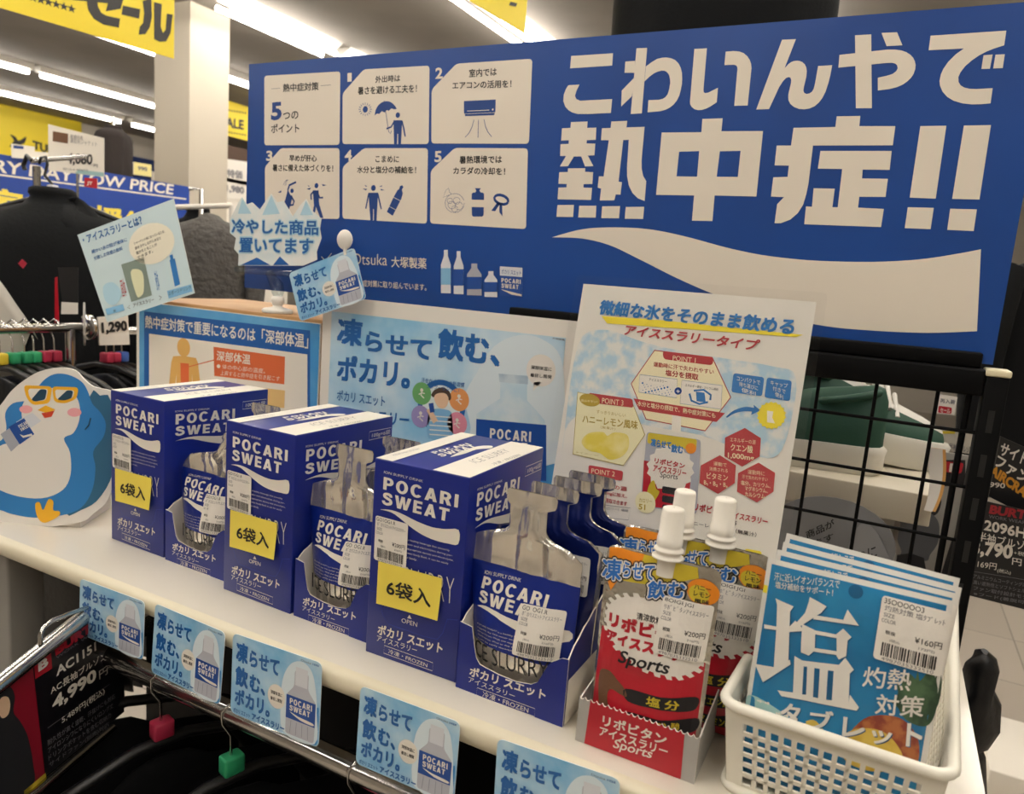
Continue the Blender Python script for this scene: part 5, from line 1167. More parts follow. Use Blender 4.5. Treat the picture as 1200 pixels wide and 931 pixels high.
# black and white clothing poster
SG = M('poster grey', 'A9A6A0', .5); SK = M('photo skin grey', '8C857E', .5); HR = M('photo dark', '222225', .5); SHG = M('photo shirt grey', '5E6064', .5)
f = Frame((0, .80, 0), X_, Z_); b = MB(); A = Art(f)
c4_ = z6((60, 560), (660, 520), (600, 900), (0, 900)); tl, trr, brr, bll = (f.uv(*p) for p in z6((40, 415), (660, 425), (620, 930), (-20, 930)))
b.slab([(bll[0], bll[1]), (brr[0], bll[1]), (brr[0], trr[1]), (bll[0], trr[1])], f.at, .004, SG, PAPER)
A.rect(M('photo dark strip', '1C1C1F', .5), *z6((560, 436))[0], *z6((633, 520))[0], 1); A.rr(RED, z6((568,440),(628,446),(620,480),(564,474)), .004, 2); A.text(WHT, 'B', *z6((580,474),(608,478),(584,446)), 3, .04)
A.blob(HR, z6((505,545),(525,530),(548,540),(556,570),(545,605),(525,615),(510,590)), 1, 4); A.blob(SK, z6((505,552),(522,548),(534,565),(530,592),(516,602),(506,585)), 2, 4)
A.blob(SHG, z6((420,620),(470,600),(520,606),(548,640),(545,700),(520,740),(505,760),(420,745),(410,690)), 1.5, 4)
A.blob(SK, z6((408,630),(425,640),(415,690),(428,730),(415,742),(400,700)), 2, 3); A.blob(HR, z6((415,740),(500,750),(495,830),(420,820)), 2, 2)
A.poly(HR, z6((590,690),(640,690),(615,850),(540,850)), 1); A.text(WHT, 'BURTLE', *z6((395,800),(470,812),(397,780)), 2, .05)
b.art(A, f.at); o = tag(b.build('clothing_poster'), 'grey photo poster of a person in a short sleeved work shirt behind the mesh', 'poster'); centred(o, ((bll[0] + brr[0]) / 2, .8, bll[1]))
# card shelf strip above it
f = Frame((0, .83, 0), X_, Z_); b = MB(); A = Art(f); a_, c_ = f.uv(*z6((528, 330))[0]), f.uv(*z6((668, 420))[0])
b.slab([(a_[0], c_[1]), (c_[0], c_[1]), (c_[0], a_[1]), (a_[0], a_[1])], f.at, .003, M('label strip grey', 'B9B3A7', .5)); A.text(GREY, 'AC 半袖ブルゾン', *z6((555,398),(660,418),(558,376)), 2, .04); A.rect(GOLD, *z6((530, 343))[0], *z6((600, 352))[0], 1)
b.art(A, f.at); tag(b.build('label_strip'), 'pale grey shelf label strip printed AC behind the mesh', 'label')
f = Frame((0, .84, 0), X_, Z_); b = MB(); A = Art(f); q = z6((545,225),(608,235),(598,292),(538,286))
b.slab([f.uv(*p) for p in q[::-1]], f.at, .002, PAPER); A.rr(RED, z6((548,262),(590,268),(588,288),(545,284)), .002, 1); A.text(GREY, '再入荷', *z6((552,252),(600,258),(553,238)), 1, .04); A.text(WHT, 'セール', *z6((552,283),(584,286),(553,268)), 2, .04); b.art(A, f.at); tag(b.build('price_card'), 'small white card with red band high behind the mesh', 'card')
# grey round pop card low behind the mesh
f = Frame((0, .475, 0), X_, Z_); b = MB(); A = Art(f); GC = M('grey card back', '7F7F83', .5)
c0 = f.uv(*z6((200, 690))[0]); b.slab([(c0[0] + .075 * math.cos(k * .2244), c0[1] + .055 * math.sin(k * .2244)) for k in range(28)], f.at, .001, GC); 
A.text(INK, '商品が', *z6((125,690),(215,650),(120,665)), 1, .03); A.text(INK, 'ます', *z6((150,715),(212,690),(146,695)), 1, .03); b.art(A, f.at)
o = tag(b.build('round_card'), 'grey oval card with handwriting low behind the mesh', 'card'); centred(o, f.at(*c0))
b = MB(); f = Frame((0, .47, 0), X_, Z_); A = Art(f); b.slab([f.uv(*p) for p in smooth(z6((300,640),(345,665),(380,730),(390,780),(270,780),(255,720)), 4)], f.at, .001, M('grey card lighter', '8D8D91', .5)); A.text(INK, 'のに', *z6((290,770),(350,745),(285,735)), 1, .03); b.art(A, f.at); tag(b.build('round_card'), 'grey curved card half hidden by the blue bags behind the mesh', 'card')
# ---------------------------------------------------------------- black price cards at the right
BCK = M('price card black', '17171A', .35, coat=.3); REDB = M('card brand red', 'A5202C', .4)
f = Frame((0, .66, 0), X_, Z_); b = MB(); A = Art(f)
b.slab([f.uv(*p) for p in zr((330,545),(480,580),(900,640),(860,900),(840,1010),(280,868))], f.at, .003, BCK)
A.text(REDB, 'BURTLE', *zr((345,588),(520,618),(352,558)), 1, .05); A.text(GREY, 'WORK WEAR', *zr((345,603),(470,625),(346,592)), 1, 0)
A.text(WHT, '2096H', *zr((328,645),(470,675),(332,608)), 1, .03); A.text(WHT, '半袖ブルゾン', *zr((306,680),(500,722),(310,648)), 1, .02)
A.text(WHT, '3,790', *zr((285,733),(424,752),(290,678)), 1, .04); A.text(WHT, '円', *zr((424,762),(456,768),(426,738)), 1, .02); A.text(WHT, '+税', *zr((430,728),(466,734),(431,714)), 1, 0)
A.text(WHT, '4,169円', *zr((280,768),(370,782),(283,745)), 1, .01); A.text(WHT, '(税込)', *zr((374,790),(420,798),(375,775)), 1, 0); A.line(GREY, zr((290,785),(520,822)), .0006, 1)
for k, s_ in enumerate(('アルミニウムコーティングによる', '高い遮熱性とソフトシェル素材', 'ファン取付設計モデル', '※フード(着脱可能)')): A.text(GREY, s_, *zr((292, 808 + 20 * k), (500, 845 + 20 * k), (294, 794 + 20 * k)), 1, .01)
b.art(A, f.at); o = tag(b.build('price_card'), 'black workwear price card at the right edge, lower one with the large price', 'card')
f = Frame((0, .72, 0), X_, Z_); b = MB(); A = Art(f)
b.slab([f.uv(*p) for p in zr((385,325),(620,430),(560,640),(345,530))], f.at, .003, BCK)
ORG2 = M('card orange letters', 'D9952E', .4)
A.text(WHT, 'サイド', *zr((378,385),(470,425),(392,345)), 1, .05); A.text(WHT, 'ファン', *zr((362,425),(470,490),(378,388)), 1, .05); A.text(ORG2, 'AIRCRAFT', *zr((345,452),(500,560),(360,420)), 1, .05); A.text(WHT, '4,990', *zr((320,498),(400,505),(322,478)), 1, .02)
b.art(A, f.at); tag(b.build('price_card'), 'black price card with orange lettering above the other, at the right edge', 'card')
# clear channel of the card and dark garments behind
def garment(name, label, top, w_, h_, d_, rz, mat_, sleeves=True, seed=1, group=None, slump=.0, cat='jacket', neck=True):
    """a hanging jacket: body, sleeves, collar; top = neck point; its front faces local -y"""
    t = thing(name, label, cat, top, rz, group); r = random.Random(seed); ph = r.random() * 9
    b = MB(); rows = []
    lev = ([(-.038, .19, .42), (-.03, .23, .5), (-.012, .24, .5)] if neck else [(-.01, .03, .25)]) + [(0, .17 if not neck else .22, .45), (.03, .30, .55), (.07, .72, .72), (.12, .90, .9), (.2, .92, 1), (.4, .90, 1), (.6, .94, 1), (.8, .98, 1.05), (1, 1.0, 1.05)]
    for v, wf, df in lev:
        row = []
        for k in range(40):
            a = 2 * math.pi * k / 40; fold = 1 + .10 * math.sin(a * 7 + ph + v * 3) * min(1, v * 2) + .06 * math.sin(a * 13 + ph * 2) * min(1, v * 2)
            c, s_ = math.cos(a), math.sin(a)
            row.append(Vector((w_ / 2 * wf * abs(c) ** .8 * (1 if c > 0 else -1) * (1 + .03 * math.sin(v * 9 + ph)), d_ / 2 * df * s_ * fold, -h_ * v - slump * abs(c) * h_ * (v < .1))))
        rows.append(row)
    b.grid(rows, mat_, closed=True); b.add(rows[0], [tuple(range(40))], mat_); b.build('body', t, local=True)
    if sleeves:
        for sx in (-1, 1):
            b = MB(); P = [Vector((sx * w_ * .40, 0, -h_ * .085)), Vector((sx * w_ * .53, -.01, -h_ * .22)), Vector((sx * w_ * .58, -.02, -h_ * .45)), Vector((sx * w_ * .57, -.03, -h_ * .68)), Vector((sx * w_ * .55, -.03, -h_ * .86))]
            b.tube([p * 1 for p in P], [min(w_ * .125, d_ * .62) * q_ for q_ in (.8, 1.0, .92, .8, .68)], mat_, 12); b.build('sleeve', t, local=True)
    return t
gp = onY(800, -70, .95)
DKC = M('black jacket cloth', '08090B', .85, bump=(150, .4), spec=.2); 
gp = onD(856, -62, 1.5)
garment('hanging_jacket', 'dark garment looming over the top edge of the blue banner', gp, .50, .62, .22, .35, DKC, False, 3, 'dark hanging jackets')
for i, (px, py, d_, l) in enumerate(((1235, 300, 2.3, 'dark jacket hanging at the right beyond the banner edge'), (1300, 250, 2.9, 'dark jacket hanging far right beyond the banner edge'))):
    garment('hanging_jacket', l, onD(px, py, d_), .5, .75, .2, .9, DKC, True, 5 + i, 'dark hanging jackets')
# shop shelving far right with packed goods
def gondola(name, label, x0, x1, y, levels, cols, seed, group):
    t = thing(name, label, 'shelving', ((x0 + x1) / 2, y, FLOOR)); b = MB(); b.box(x0, x1, y + .35, y + .37, FLOOR, levels[-1] + .35, WHT); b.build('back_panel', t)
    for z in levels: b = MB(); b.box(x0, x1, y, y + .35, z - .03, z, SHW); b.build('shelf_board', t)
    r = random.Random(seed)
    for z in levels:
        x = x0 + .02
        while x < x1 - .16:
            w_ = r.uniform(.10, .20); h_ = r.uniform(.14, .26); o = MB(); m_ = r.choice(cols)
            o.rbox(x, x + w_, y + .03, y + .28, z + .0005, z + h_, .004, m_); o.box(x + .015, x + w_ - .015, y + .0285, y + .03, z + h_ * .3, z + h_ * .75, r.choice(cols))
            o = tag(o.build('packed_box'), 'small packed goods box on the blurred shelving beyond the banner', 'box', group); centred(o, (x + w_ / 2, y + .15, z)); x += w_ + r.uniform(.015, .05)
GC_ = [M('goods yellow', 'D9C22A', .5), M('goods white', 'D5D0C6', .5), M('goods blue', '5E7FB5', .5), M('goods brown', '8A6A50', .5), M('goods grey', '8F8F92', .5)]
gondola('store_shelving', 'blurred white shelving of packed goods at the far right', 1.1, 2.7, 2.55, [-.75, -.35, .05, .40, .75], GC_, 11, 'boxes on the far right shelving')
# dark bag and leg of a stand at the lower right
o = MB(); q = onD(1143, 822, 1.0); rows = []
for i, (z, w_, d_) in enumerate(((.072, .004, .01), (.066, .012, .02), (.052, .018, .02), (.02, .020, .03), (0, .027, .03), (-.03, .028, .03), (-.055, .022, .03), (-.065, .018, .02), (-.075, .020, .02), (-.14, .030, .03), (-.3, .036, .045), (-.6, .04, .05))):
    rows.append([q + Vector((w_ * math.cos(a) * (1 + .22 * math.sin(3 * a + i * 1.7)), d_ * math.sin(a), z)) for a in [2 * math.pi * k / 20 for k in range(20)]])
o.grid(rows, M('black nylon', '0D0E11', .35, bump=(60, .6)), closed=True, flip=True); o.add(rows[0], [tuple(range(20))], MATS['black nylon']); o.add(rows[-1], [tuple(range(20))[::-1]], MATS['black nylon'])
o = tag(o.build('bunched_garment'), 'bunched shiny black garment hanging at the right end of the shelf', 'jacket'); centred(o, q)
o = MB(); a_, c_ = onZ(1160, 902, FLOOR + .12), onZ(1215, 918, FLOOR + .12); o.rbox(a_.x, a_.x + 1.2, a_.y, a_.y + .35, FLOOR, FLOOR + .12, .004, WHT); o = tag(o.build('display_plinth'), 'low white display plinth on the floor at the lower right corner', 'plinth'); centred(o, (a_.x + .6, a_.y + .17, FLOOR))
# ---------------------------------------------------------------- shop signs at the back left
BRD = M('sign blue', '1E429A', .4); YLW = M('sign yellow', 'E9CF1E', .45); BKL = M('sign black', '25231F', .5)
za = lambda *p: zoomed(0, 140, 5.4545, p); zb1 = lambda *p: zoomed(0, 0, 3.88, p)
f = Frame((-2.75, 0, 0), Y_, Z_); b = MB(); A = Art(f)
e0, e1 = f.uv(222, 218), f.uv(0, 182); vt = (e0[1] + e1[1]) / 2
b.slab([(-.9, vt - .33), (e0[0], vt - .33), (e0[0], vt), (-.9, vt)], f.at, .012, BRD, NAVY)
A.text(WHT, 'EVERY DAY LOW PRICE', *za((-320,300),(1104,482),(-310,215)), 2, .02); A.line(WHT, za((-300,312),(0,355),(1190,510)), .006, 1)
A.text(YEL, '家計応援価格', *za((-90,610),(1130,780),(-85,425)), 2, .06)
b.art(A, f.at, .0006); o = tag(b.build('hanging_sign'), 'long blue low price sign board with white and yellow lettering before the pillar', 'sign'); centred(o, (-2.75, 0, vt))
f = Frame((XA + .05, 0, 0), Y_, Z_); b = MB(); A = Art(f); c = f.uv(*zb1((370, 545))[0]); c2 = f.uv(95, 185)
b.slab([(-3.5, f.uv(0, 190)[1]), (c[0], f.uv(0, 190)[1]), (c[0], c[1]), (-3.5, c[1])], f.at, .03, YLW, GOLD)
A.text(BKL, 'TULTEX', *zb1((148,678),(330,730),(148,638)), 1, .05); A.blob(BKL, zb1((40,668),(62,640),(45,612),(70,622),(85,640),(118,622),(112,650),(90,662),(92,680),(72,662)), 1, 3)
b.art(A, f.at, .002); tag(b.build('wall_sign'), 'large yellow brand sign with a black bird mark high on the far left wall', 'sign')
# hanging yellow sale banners
def hung(pts, art, label, h=None):
    a_, c_ = onZ(*pts[0], .98), onZ(*pts[1], .98)
    f = Frame(a_, (c_ - a_).normalized(), Z_); b = MB(); A = Art(f); u1 = f.uv(*pts[1])[0]
    b.slab([(-.6 if h is None else 0, -.002), (u1, -.002), (u1, .42), (-.6 if h is None else 0, .42)], f.at, .004, YLW); art(A); b.art(A, f.at, .0008)
    for k in (0.05, .95): b.tube([f.at(u1 * k, .42, -.002), Vector((f.at(u1 * k, 0)[0], f.at(u1 * k, 0)[1], CEIL))], .002, GREY, 5)
    o = tag(b.build('sale_banner'), label, 'banner', 'yellow hanging sale banners'); centred(o, f.at(0, .42))
def art1(A):
    A.poly(BKL, zb1((390,-30),(440,-30),(445,30),(460,58),(485,72),(545,85),(540,126),(470,112),(425,85),(400,45)), 1); A.poly(BKL, zb1((330,-40),(560,-5),(548,40),(480,52),(490,15),(330,0)), 1.4)
    A.poly(BKL, zb1((558,25),(637,42),(632,85),(552,66)), 1); A.poly(BKL, zb1((648,5),(688,-10),(690,80),(680,125),(660,155),(630,158),(635,122),(650,105),(655,60)), 1)
    A.poly(BKL, zb1((700,10),(735,18),(730,120),(740,150),(752,135),(758,62),(785,66),(775,150),(755,188),(725,190),(700,178)), 1)
    for k in range(6): A.star(BKL, zb1((150 + 35 * k, -10 + 10 * k))[0], .012, .005, 5, 1, .3)
hung([(0, 8), (204, 68)], art1, 'large yellow hanging sale banner with thick black letters, top left')
def art2(A): A.poly(BKL, [(598, 2), (606, 4), (604, 8), (596, 6)], 1)
hung([(552, 0), (615, 38)], art2, 'yellow hanging banner peeking over the blue banner near the ceiling', 1)
f = Frame((-5.6, 0, 0), Y_, Z_); b = MB(); A = Art(f); c0, c1 = f.uv(*zb1((1030, 455))[0]), f.uv(*zb1((1200, 660))[0])
b.slab([(c0[0] - .25, c1[1]), (c1[0], c1[1]), (c1[0], c0[1]), (c0[0] - .25, c0[1])], f.at, .02, YLW)
A.text(BKL, 'SALE', *zb1((1005,575),(1108,592),(1005,528)), 1, .04)
for yy in (500, 600):
    for k in range(8): A.disc(BKL, zb1((1030 + 12 * k, yy + 2 * k))[0], .010, 1, 8)
b.art(A, f.at, .002); tag(b.build('wall_sign'), 'small yellow sale sign between the pillar and the blue banner', 'sign')
f = Frame((-5.2, 0, 0), Y_, Z_)
def flat_card(fr_, pts, m_, label, texts=(), name='price_card', th=.004, rects=(), group=None):
    b = MB(); A = Art(fr_); b.slab([fr_.uv(*p) for p in pts], fr_.at, th, m_, PAPER)
    for m2, s_, q, bd in texts: A.text(m2, s_, *q, 2, bd)
    for m2, q in rects: A.poly(m2, q, 1)
    b.art(A, fr_.at, .0006); o = tag(b.build(name), label, 'card', group); c = sum((fr_.at(*fr_.uv(*p)) for p in pts), Vector()) / len(pts); return centred(o, c)
flat_card(f, [(263, 186), (292, 190), (292, 236), (263, 232)], PAPER, 'pale price placard below the small yellow sale sign', [(GREY, '特価', ((266,208), (284,210), (266,198)), .06), (GREY, '1,980', ((265,226), (286,229), (265,216)), .05)])
o = MB(); q = onX(278, 175, -5.4); ss = MB(); ss.box(-5.8, -5.207, q.y - .6, q.y + .5, FLOOR, q.z - .3005, WHT); ss.box(-5.207, -5.2, q.y - .6, q.y + .5, q.z - .335, q.z - .3005, SHW); tag(ss.build('stock_shelving'), 'white stock shelving unit under the small yellow sale sign', 'shelving'); o.rbox(-5.75, -5.4, q.y - .12, q.y + .18, q.z - .30, q.z + .02, .01, M('dark brown goods', '4A3426', .7)); o = tag(o.build('stacked_box'), 'dark brown goods box under the small yellow sale sign', 'box'); centred(o, (-5.57, q.y, q.z - .3))
# price card holder over the jacket
f = Frame(onD(90, 180, 2.3), Vector((.72, .69, 0)), Z_)
flat_card(f, za((308,30),(665,120),(665,368),(310,325)), PAPER, 'white price card standing above the black jacket hanger', [(INK, '4,080', za((425,295),(590,302),(428,215)), .03), (INK, '円', za((600,305),(625,308),(601,285)), .02), (GREY, '裏起毛ジャケット', za((450,150),(620,175),(452,118)), .0), (GREY, '軽量防風', za((450,120),(530,132),(452,95)), 0), (GREY, '税込4,488円', za((400,325),(560,335),(402,308)), .0)],
          rects=[(BRN, za((338,75),(436,92),(434,155),(337,140))), (M('card teal band', '9DBFC0', .5), za((500,322),(663,340),(664,366),(480,345)))])
pcard_ = [o for o in COL.objects if o.get('label') == 'white price card standing above the black jacket hanger'][0]
b = MB(); e_ = f.at(*f.uv(90, 195), -.004); b.tube([Vector((e_.x, e_.y, FLOOR)), e_], .004, CHROME, 8); b.build('card_stem', pcard_)
f = Frame(onD(90, 180, 2.3) + Vector((.69, -.72, 0)) * .007, Vector((.72, .69, 0)), Z_); rt = flat_card(f, za((540,372),(622,378),(622,442),(538,430)), RED, 'small red tag hanging under the white price card', [(WHT, 'JT', za((556,422),(590,425),(558,396)), .04)])
pcard = [o for o in COL.objects if o.get('label') == 'white price card standing above the black jacket hanger'][0]
for k_ in ('category', 'label'): del rt[k_]
rt.name = 'red_tag'; rt.parent = pcard; rt.matrix_parent_inverse = Matrix.Translation(-pcard.location)
f = Frame(onX(24, 172, -2.735), Y_, Z_); flat_card(f, za((75,155),(222,175),(222,205),(310,212),(305,262),(78,245)), PAPER, 'narrow pale price strip on top of the blue low price sign', rects=[(NAVY, za((85,165),(150,172),(150,190),(85,185)))])
f = Frame(onX(166, 196, -2.735), Y_, Z_); flat_card(f, za((855,272),(968,290),(968,368),(855,352)), M('card pale yellow', 'E0D48E', .5), 'pale yellow card standing on the blue sign near the pillar', [(GREY, '990', za((880,325),(940,332),(880,298)), .03)])
# black wig-like garment shown high at the far wall
_q = onD(133, 150, 4.2); _b = MB(); _b.tube([(_q.x, _q.y, FLOOR), (_q.x, _q.y, _q.z + .06)], .012, CHROME, 8); tag(_b.build('clothes_stand'), 'thin chrome stand holding the dark brown fluffy jacket before the navy wall', 'stand')
garment('hanging_jacket', 'dark brown fluffy jacket hanging before the navy wall left of the pillar', onD(133, 150, 4.2), .26, .30, .18, -.9, M('dark brown pile', '2B2422', .95, bump=(70, 1.0)), False, 21, 'dark hanging jackets')
# ---------------------------------------------------------------- the black jacket on its arm and hanger
JK = M('jacket black', '090B0E', .8, bump=(120, .4), spec=.25); jp = onD(62, 232, 1.75)
J = garment('hanging_jacket', 'black work jacket with red mark and tags on a hanger at the left', jp, .40, .60, .19, .55, JK, True, 8, 'dark hanging jackets')
b = MB(); hc = jp + Vector((.05, .02, -.055)); rows = []
for i in range(13):
    a_ = -math.pi / 2 + math.pi * i / 12; rows.append([hc + Vector((.08 * math.cos(a_) * math.cos(k * .2618) + .01 * math.sin(5 * k * .2618), .06 * math.cos(a_) * math.sin(k * .2618), .052 * math.sin(a_) * (1 + .18 * math.sin(3 * k * .2618 + 1)) - .25 * .105 * math.cos(a_) * abs(math.cos(k * .2618)))) for k in range(24)])
b.grid(rows, JK, closed=True); b.build('hood', J)
z4a = lambda *p: zoomed(0, 220, 3.88, p)
f = Frame(onD(25, 310, 1.64), Vector((.85, .52, 0)), Z_); b = MB(); A = Art(f); b.slab([f.uv(*p) for p in z4a((82,345),(100,325),(122,345),(104,368))], f.at, .001, M('mark red', 'A82038', .5)); b.build('chest_mark', J)
f = Frame(onD(78, 340, 1.56), Vector((.85, .52, 0)), Z_); b = MB()
b.slab([f.uv(*p) for p in z4a((262,362),(355,362),(355,520),(282,520))], f.at, .0015, M('tag black', '1A1A1C', .4)); b.build('hang_tag', J)['label'] = 'black paper hang tag'
b = MB(); b.slab([f.uv(*p) for p in z4a((282,520),(356,524),(356,575),(280,575))], lambda u, v, h: f.at(u, v, h + .002), .001, PAPER); b.build('size_tag', J)['label'] = 'white size tag'
b = MB(); b.slab([f.uv(*p) for p in z4a((252,410),(264,405),(272,615),(252,610))], lambda u, v, h: f.at(u, v, h + .003), .001, RED); b.build('ribbon_tag', J)['label'] = 'red ribbon tag'
b = MB(); t = thing('clothes_hanger', 'dark hanger hooked over the silver display arm above the black jacket', 'hanger', jp)
hk = onD(52, 190, 1.75)
b.tube([jp + Z_ * .0, jp + Z_ * .03, hk + Vector((.0, 0, -.03)), hk + Vector((.012, 0, -.005)), hk + Vector((.006, 0, .012)), hk + Vector((-.014, 0, .010)), hk + Vector((-.02, 0, -.004))], .0032, BLACKP, 8); b.build('hook', t)
b = MB(); b.tube([jp + Vector((-.15, -.09, -.05)), jp + Vector((-.05, -.03, -.01)), jp, jp + Vector((.05, .03, -.01)), jp + Vector((.15, .09, -.05))], .007, BLACKP, 8); b.build('shoulder_bar', t)
b = MB(); b.rbox(-.012, .012, -.008, .008, .012, .03, .003, M('clear marker', 'C9C7C8', .2), Matrix.Translation(jp)); b.build('size_marker', t)
t = thing('hanger_rack', 'silver slanted display arm holding the jacket hanger', 'rail', onD(45, 188, 1.78)); b = MB()
p0, p1 = onD(*za((205, 265))[0], 1.76), onD(*za((545, 238))[0], 2.05)
b.tube([p0, p1], .006, CHROME, 10); b.build('arm_bar', t); b = MB(); b.tube([p0 + Vector((0, 0, .0)), p0 + Vector((-.02, 0, .012)), p0 + Vector((-.035, 0, -.01)), p0 + Vector((-.03, 0, -.02))], .005, BLACKP, 8); b.build('end_hook', t)
b = MB(); q = onD(*za((232, 300))[0], 1.8); b.tube([Vector((q.x, q.y, FLOOR)), q], .009, CHROME, 10); b.build('upright_post', t)
# second garment's pale edge at the far left
o = MB(); rows = []; 
for i, (px, py) in enumerate(((-14, 318), (2, 340), (14, 358), (24, 372), (32, 384))): rows.append([onD(px + d_, py, 1.45) + Vector((0, 0, -.004 * abs(d_ - 6))) for d_ in (-26, -10, 0, 6, 12)])
o.grid(rows, M('pale lining', 'B9B4AA', .7)); o.grid([[p + Vector((-.004, .006, -.004)) for p in r] for r in rows], JK, flip=True); tag(o.build('jacket_sleeve'), 'pale edged dark sleeve at the far left edge', 'jacket')
# ---------------------------------------------------------------- chrome rail full of hanging black trousers
rp0, rp1 = onX(-60, 390, -1.25), onX(104, 381, -1.25); rz_ = (rp0.z + rp1.z) / 2
t = thing('clothes_rail', 'chrome clothes rail with bare hangers under the black jacket', 'rail', (-1.25, rp1.y, FLOOR)); b = MB(); b.tube([(-1.25, rp0.y - .3, rz_), (-1.25, rp1.y, rz_)], .010, CHROME, 14); b.build('bar', t)
b = MB(); b.lathe([(.012, -.008), (.026, -.006), (.028, 0), (.026, .004), (.001, .005)], Matrix.Translation((-1.25, rp1.y, rz_)) @ Matrix.Rotation(-math.pi / 2, 4, 'X'), CHROME, 20); b.build('end_cap', t)
b = MB(); b.tube([(-1.25, rp1.y - .04, FLOOR), (-1.25, rp1.y - .04, rz_)], .010, CHROME, 10); b.build('leg', t)
MK = {'yellow': M('marker yellow', 'D9C23A', .4), 'green': M('marker green', '2E9C6A', .4), 'red': M('marker red', 'B5314E', .4), 'blue': M('marker blue', '3A5FAE', .4)}
SHINY = M('black shiny cloth', '0B0C0E', .38, bump=(90, .5))
def hanger_set(x, y, z, rz, mk, label_h, label_g, gh=.55, wd=.40, gg='black garments on the chrome rail', gm=None, seed=1):
    """hanger with coloured size marker, and the garment on it; the bar lies along local x"""
    t = thing('clothes_hanger', label_h, 'hanger', (x, y, z), rz, 'hangers with coloured size markers')
    b = MB(); b.tube([Vector((.013, 0, .004)), Vector((.012, 0, .012)), Vector((0, 0, .018)), Vector((-.013, 0, .010)), Vector((-.012, 0, -.004)), Vector((-.002, 0, -.022)), Vector((0, 0, -.075))], .0018, CHROME, 6); b.build('hook', t, local=True)
    b = MB(); b.rbox(-.012, .012, -.009, .009, -.068, -.046, .003, MK[mk]); b.build('size_marker', t, local=True)['label'] = mk + ' plastic size marker'
    b = MB(); b.tube([Vector((-wd * .46, 0, -.135)), Vector((-wd * .3, 0, -.100)), Vector((-.03, 0, -.074)), Vector((.03, 0, -.074)), Vector((wd * .3, 0, -.100)), Vector((wd * .46, 0, -.135))], .007, BLACKP, 8); b.build('shoulder_bar', t, local=True)
    g = garment('hanging_jacket', label_g, (x, y, z - .098), wd * 1.05, gh, .024, rz, gm or SHINY, True, seed, gg, neck=False)
    return t
cols = ['yellow', 'green', 'green', 'green', 'red', 'red', 'red', 'red', 'blue']
for i, (px, mk) in enumerate(zip((0, 15, 29, 40, 52, 64, 125, 134, 143), cols)):
    q = onX(px, 410, -1.25)
    w_ = ('first', 'second', 'third', 'fourth', 'fifth', 'sixth', 'seventh', 'eighth', 'last')[i]
    zz = rz_ if px < 110 else rz_ - .01
    hanger_set(-1.25, q.y, zz, .1, mk, f'black hanger with {mk} size marker, {w_} along the chrome rail at the left', f'shiny black garment hanging {w_} along the chrome rail at the left', .62, .44, seed=30 + i)
rl = MB(); q0, q1 = onX(112, 404, -1.25), onX(175, 398, -1.25); rl.tube([(-1.25, q0.y, rz_ - .01), (-1.25, q1.y + .5, rz_ - .01)], .010, CHROME, 12); tag(rl.build('rail_extension'), 'short chrome rail continuing behind the slurry card', 'rail')
# white dial-like round tag
o = MB(); q = onD(100, 380, 1.5); mx = Matrix.Translation(q) @ Matrix.Rotation(-.6, 4, 'Z') @ Matrix.Rotation(math.pi / 2, 4, 'X'); o.lathe([(.006, 0), (.044, 0), (.044, .003), (.006, .003), (.006, 0)], mx, M('ring grey', 'A9A6A3', .4), 28, False); o = tag(o.build('round_tag'), 'grey round paper disc hanging at the end of the chrome rail', 'tag'); centred(o, q)
f = Frame(onX(132, 388, -1.236), Y_, Z_); flat_card(f, [(115, 372), (150, 370), (152, 404), (117, 405)], PAPER, 'white price tag with black print behind the slurry card', [(INK, '1,290', ((119,393), (149,390), (118,378)), .05)])
# grey shirt on a rack in front of the pillar
CR2 = thing('clothes_rail', 'pale clothes rail in front of the pillar base', 'rail', (*onD(240, 245, 2.15)[:2], FLOOR)); b = MB(); q0, q1 = onD(206, 243, 2.15), onD(272, 241, 2.15); b.tube([q0, q1], .008, WPL, 10); b.build('bar', CR2)
b = MB(); q2 = Vector((q1.x, q1.y, FLOOR)); b.tube([q2, q1], .008, WPL, 10); b.build('leg', CR2); b = MB(); q3 = onD(236, 222, 2.2); b.tube([onD(222, 221, 2.2), q3, Vector((q3.x, q3.y, q3.z - .5))], .007, CHROME, 8); b.build('arm_bar', CR2)
garment('hanging_shirt', 'grey shirt hanging on the pale rail before the pillar', onD(247, 252, 2.12), .24, .42, .15, .5, M('grey jersey', '55524F', .85, bump=(60, 1.0), dist=.01), True, 40, None, cat='shirt', neck=False)
garment('hanging_jacket', 'black jacket hanging behind the grey shirt before the pillar', onD(232, 250, 2.4), .28, .6, .2, .5, DKC, True, 41, 'dark hanging jackets')
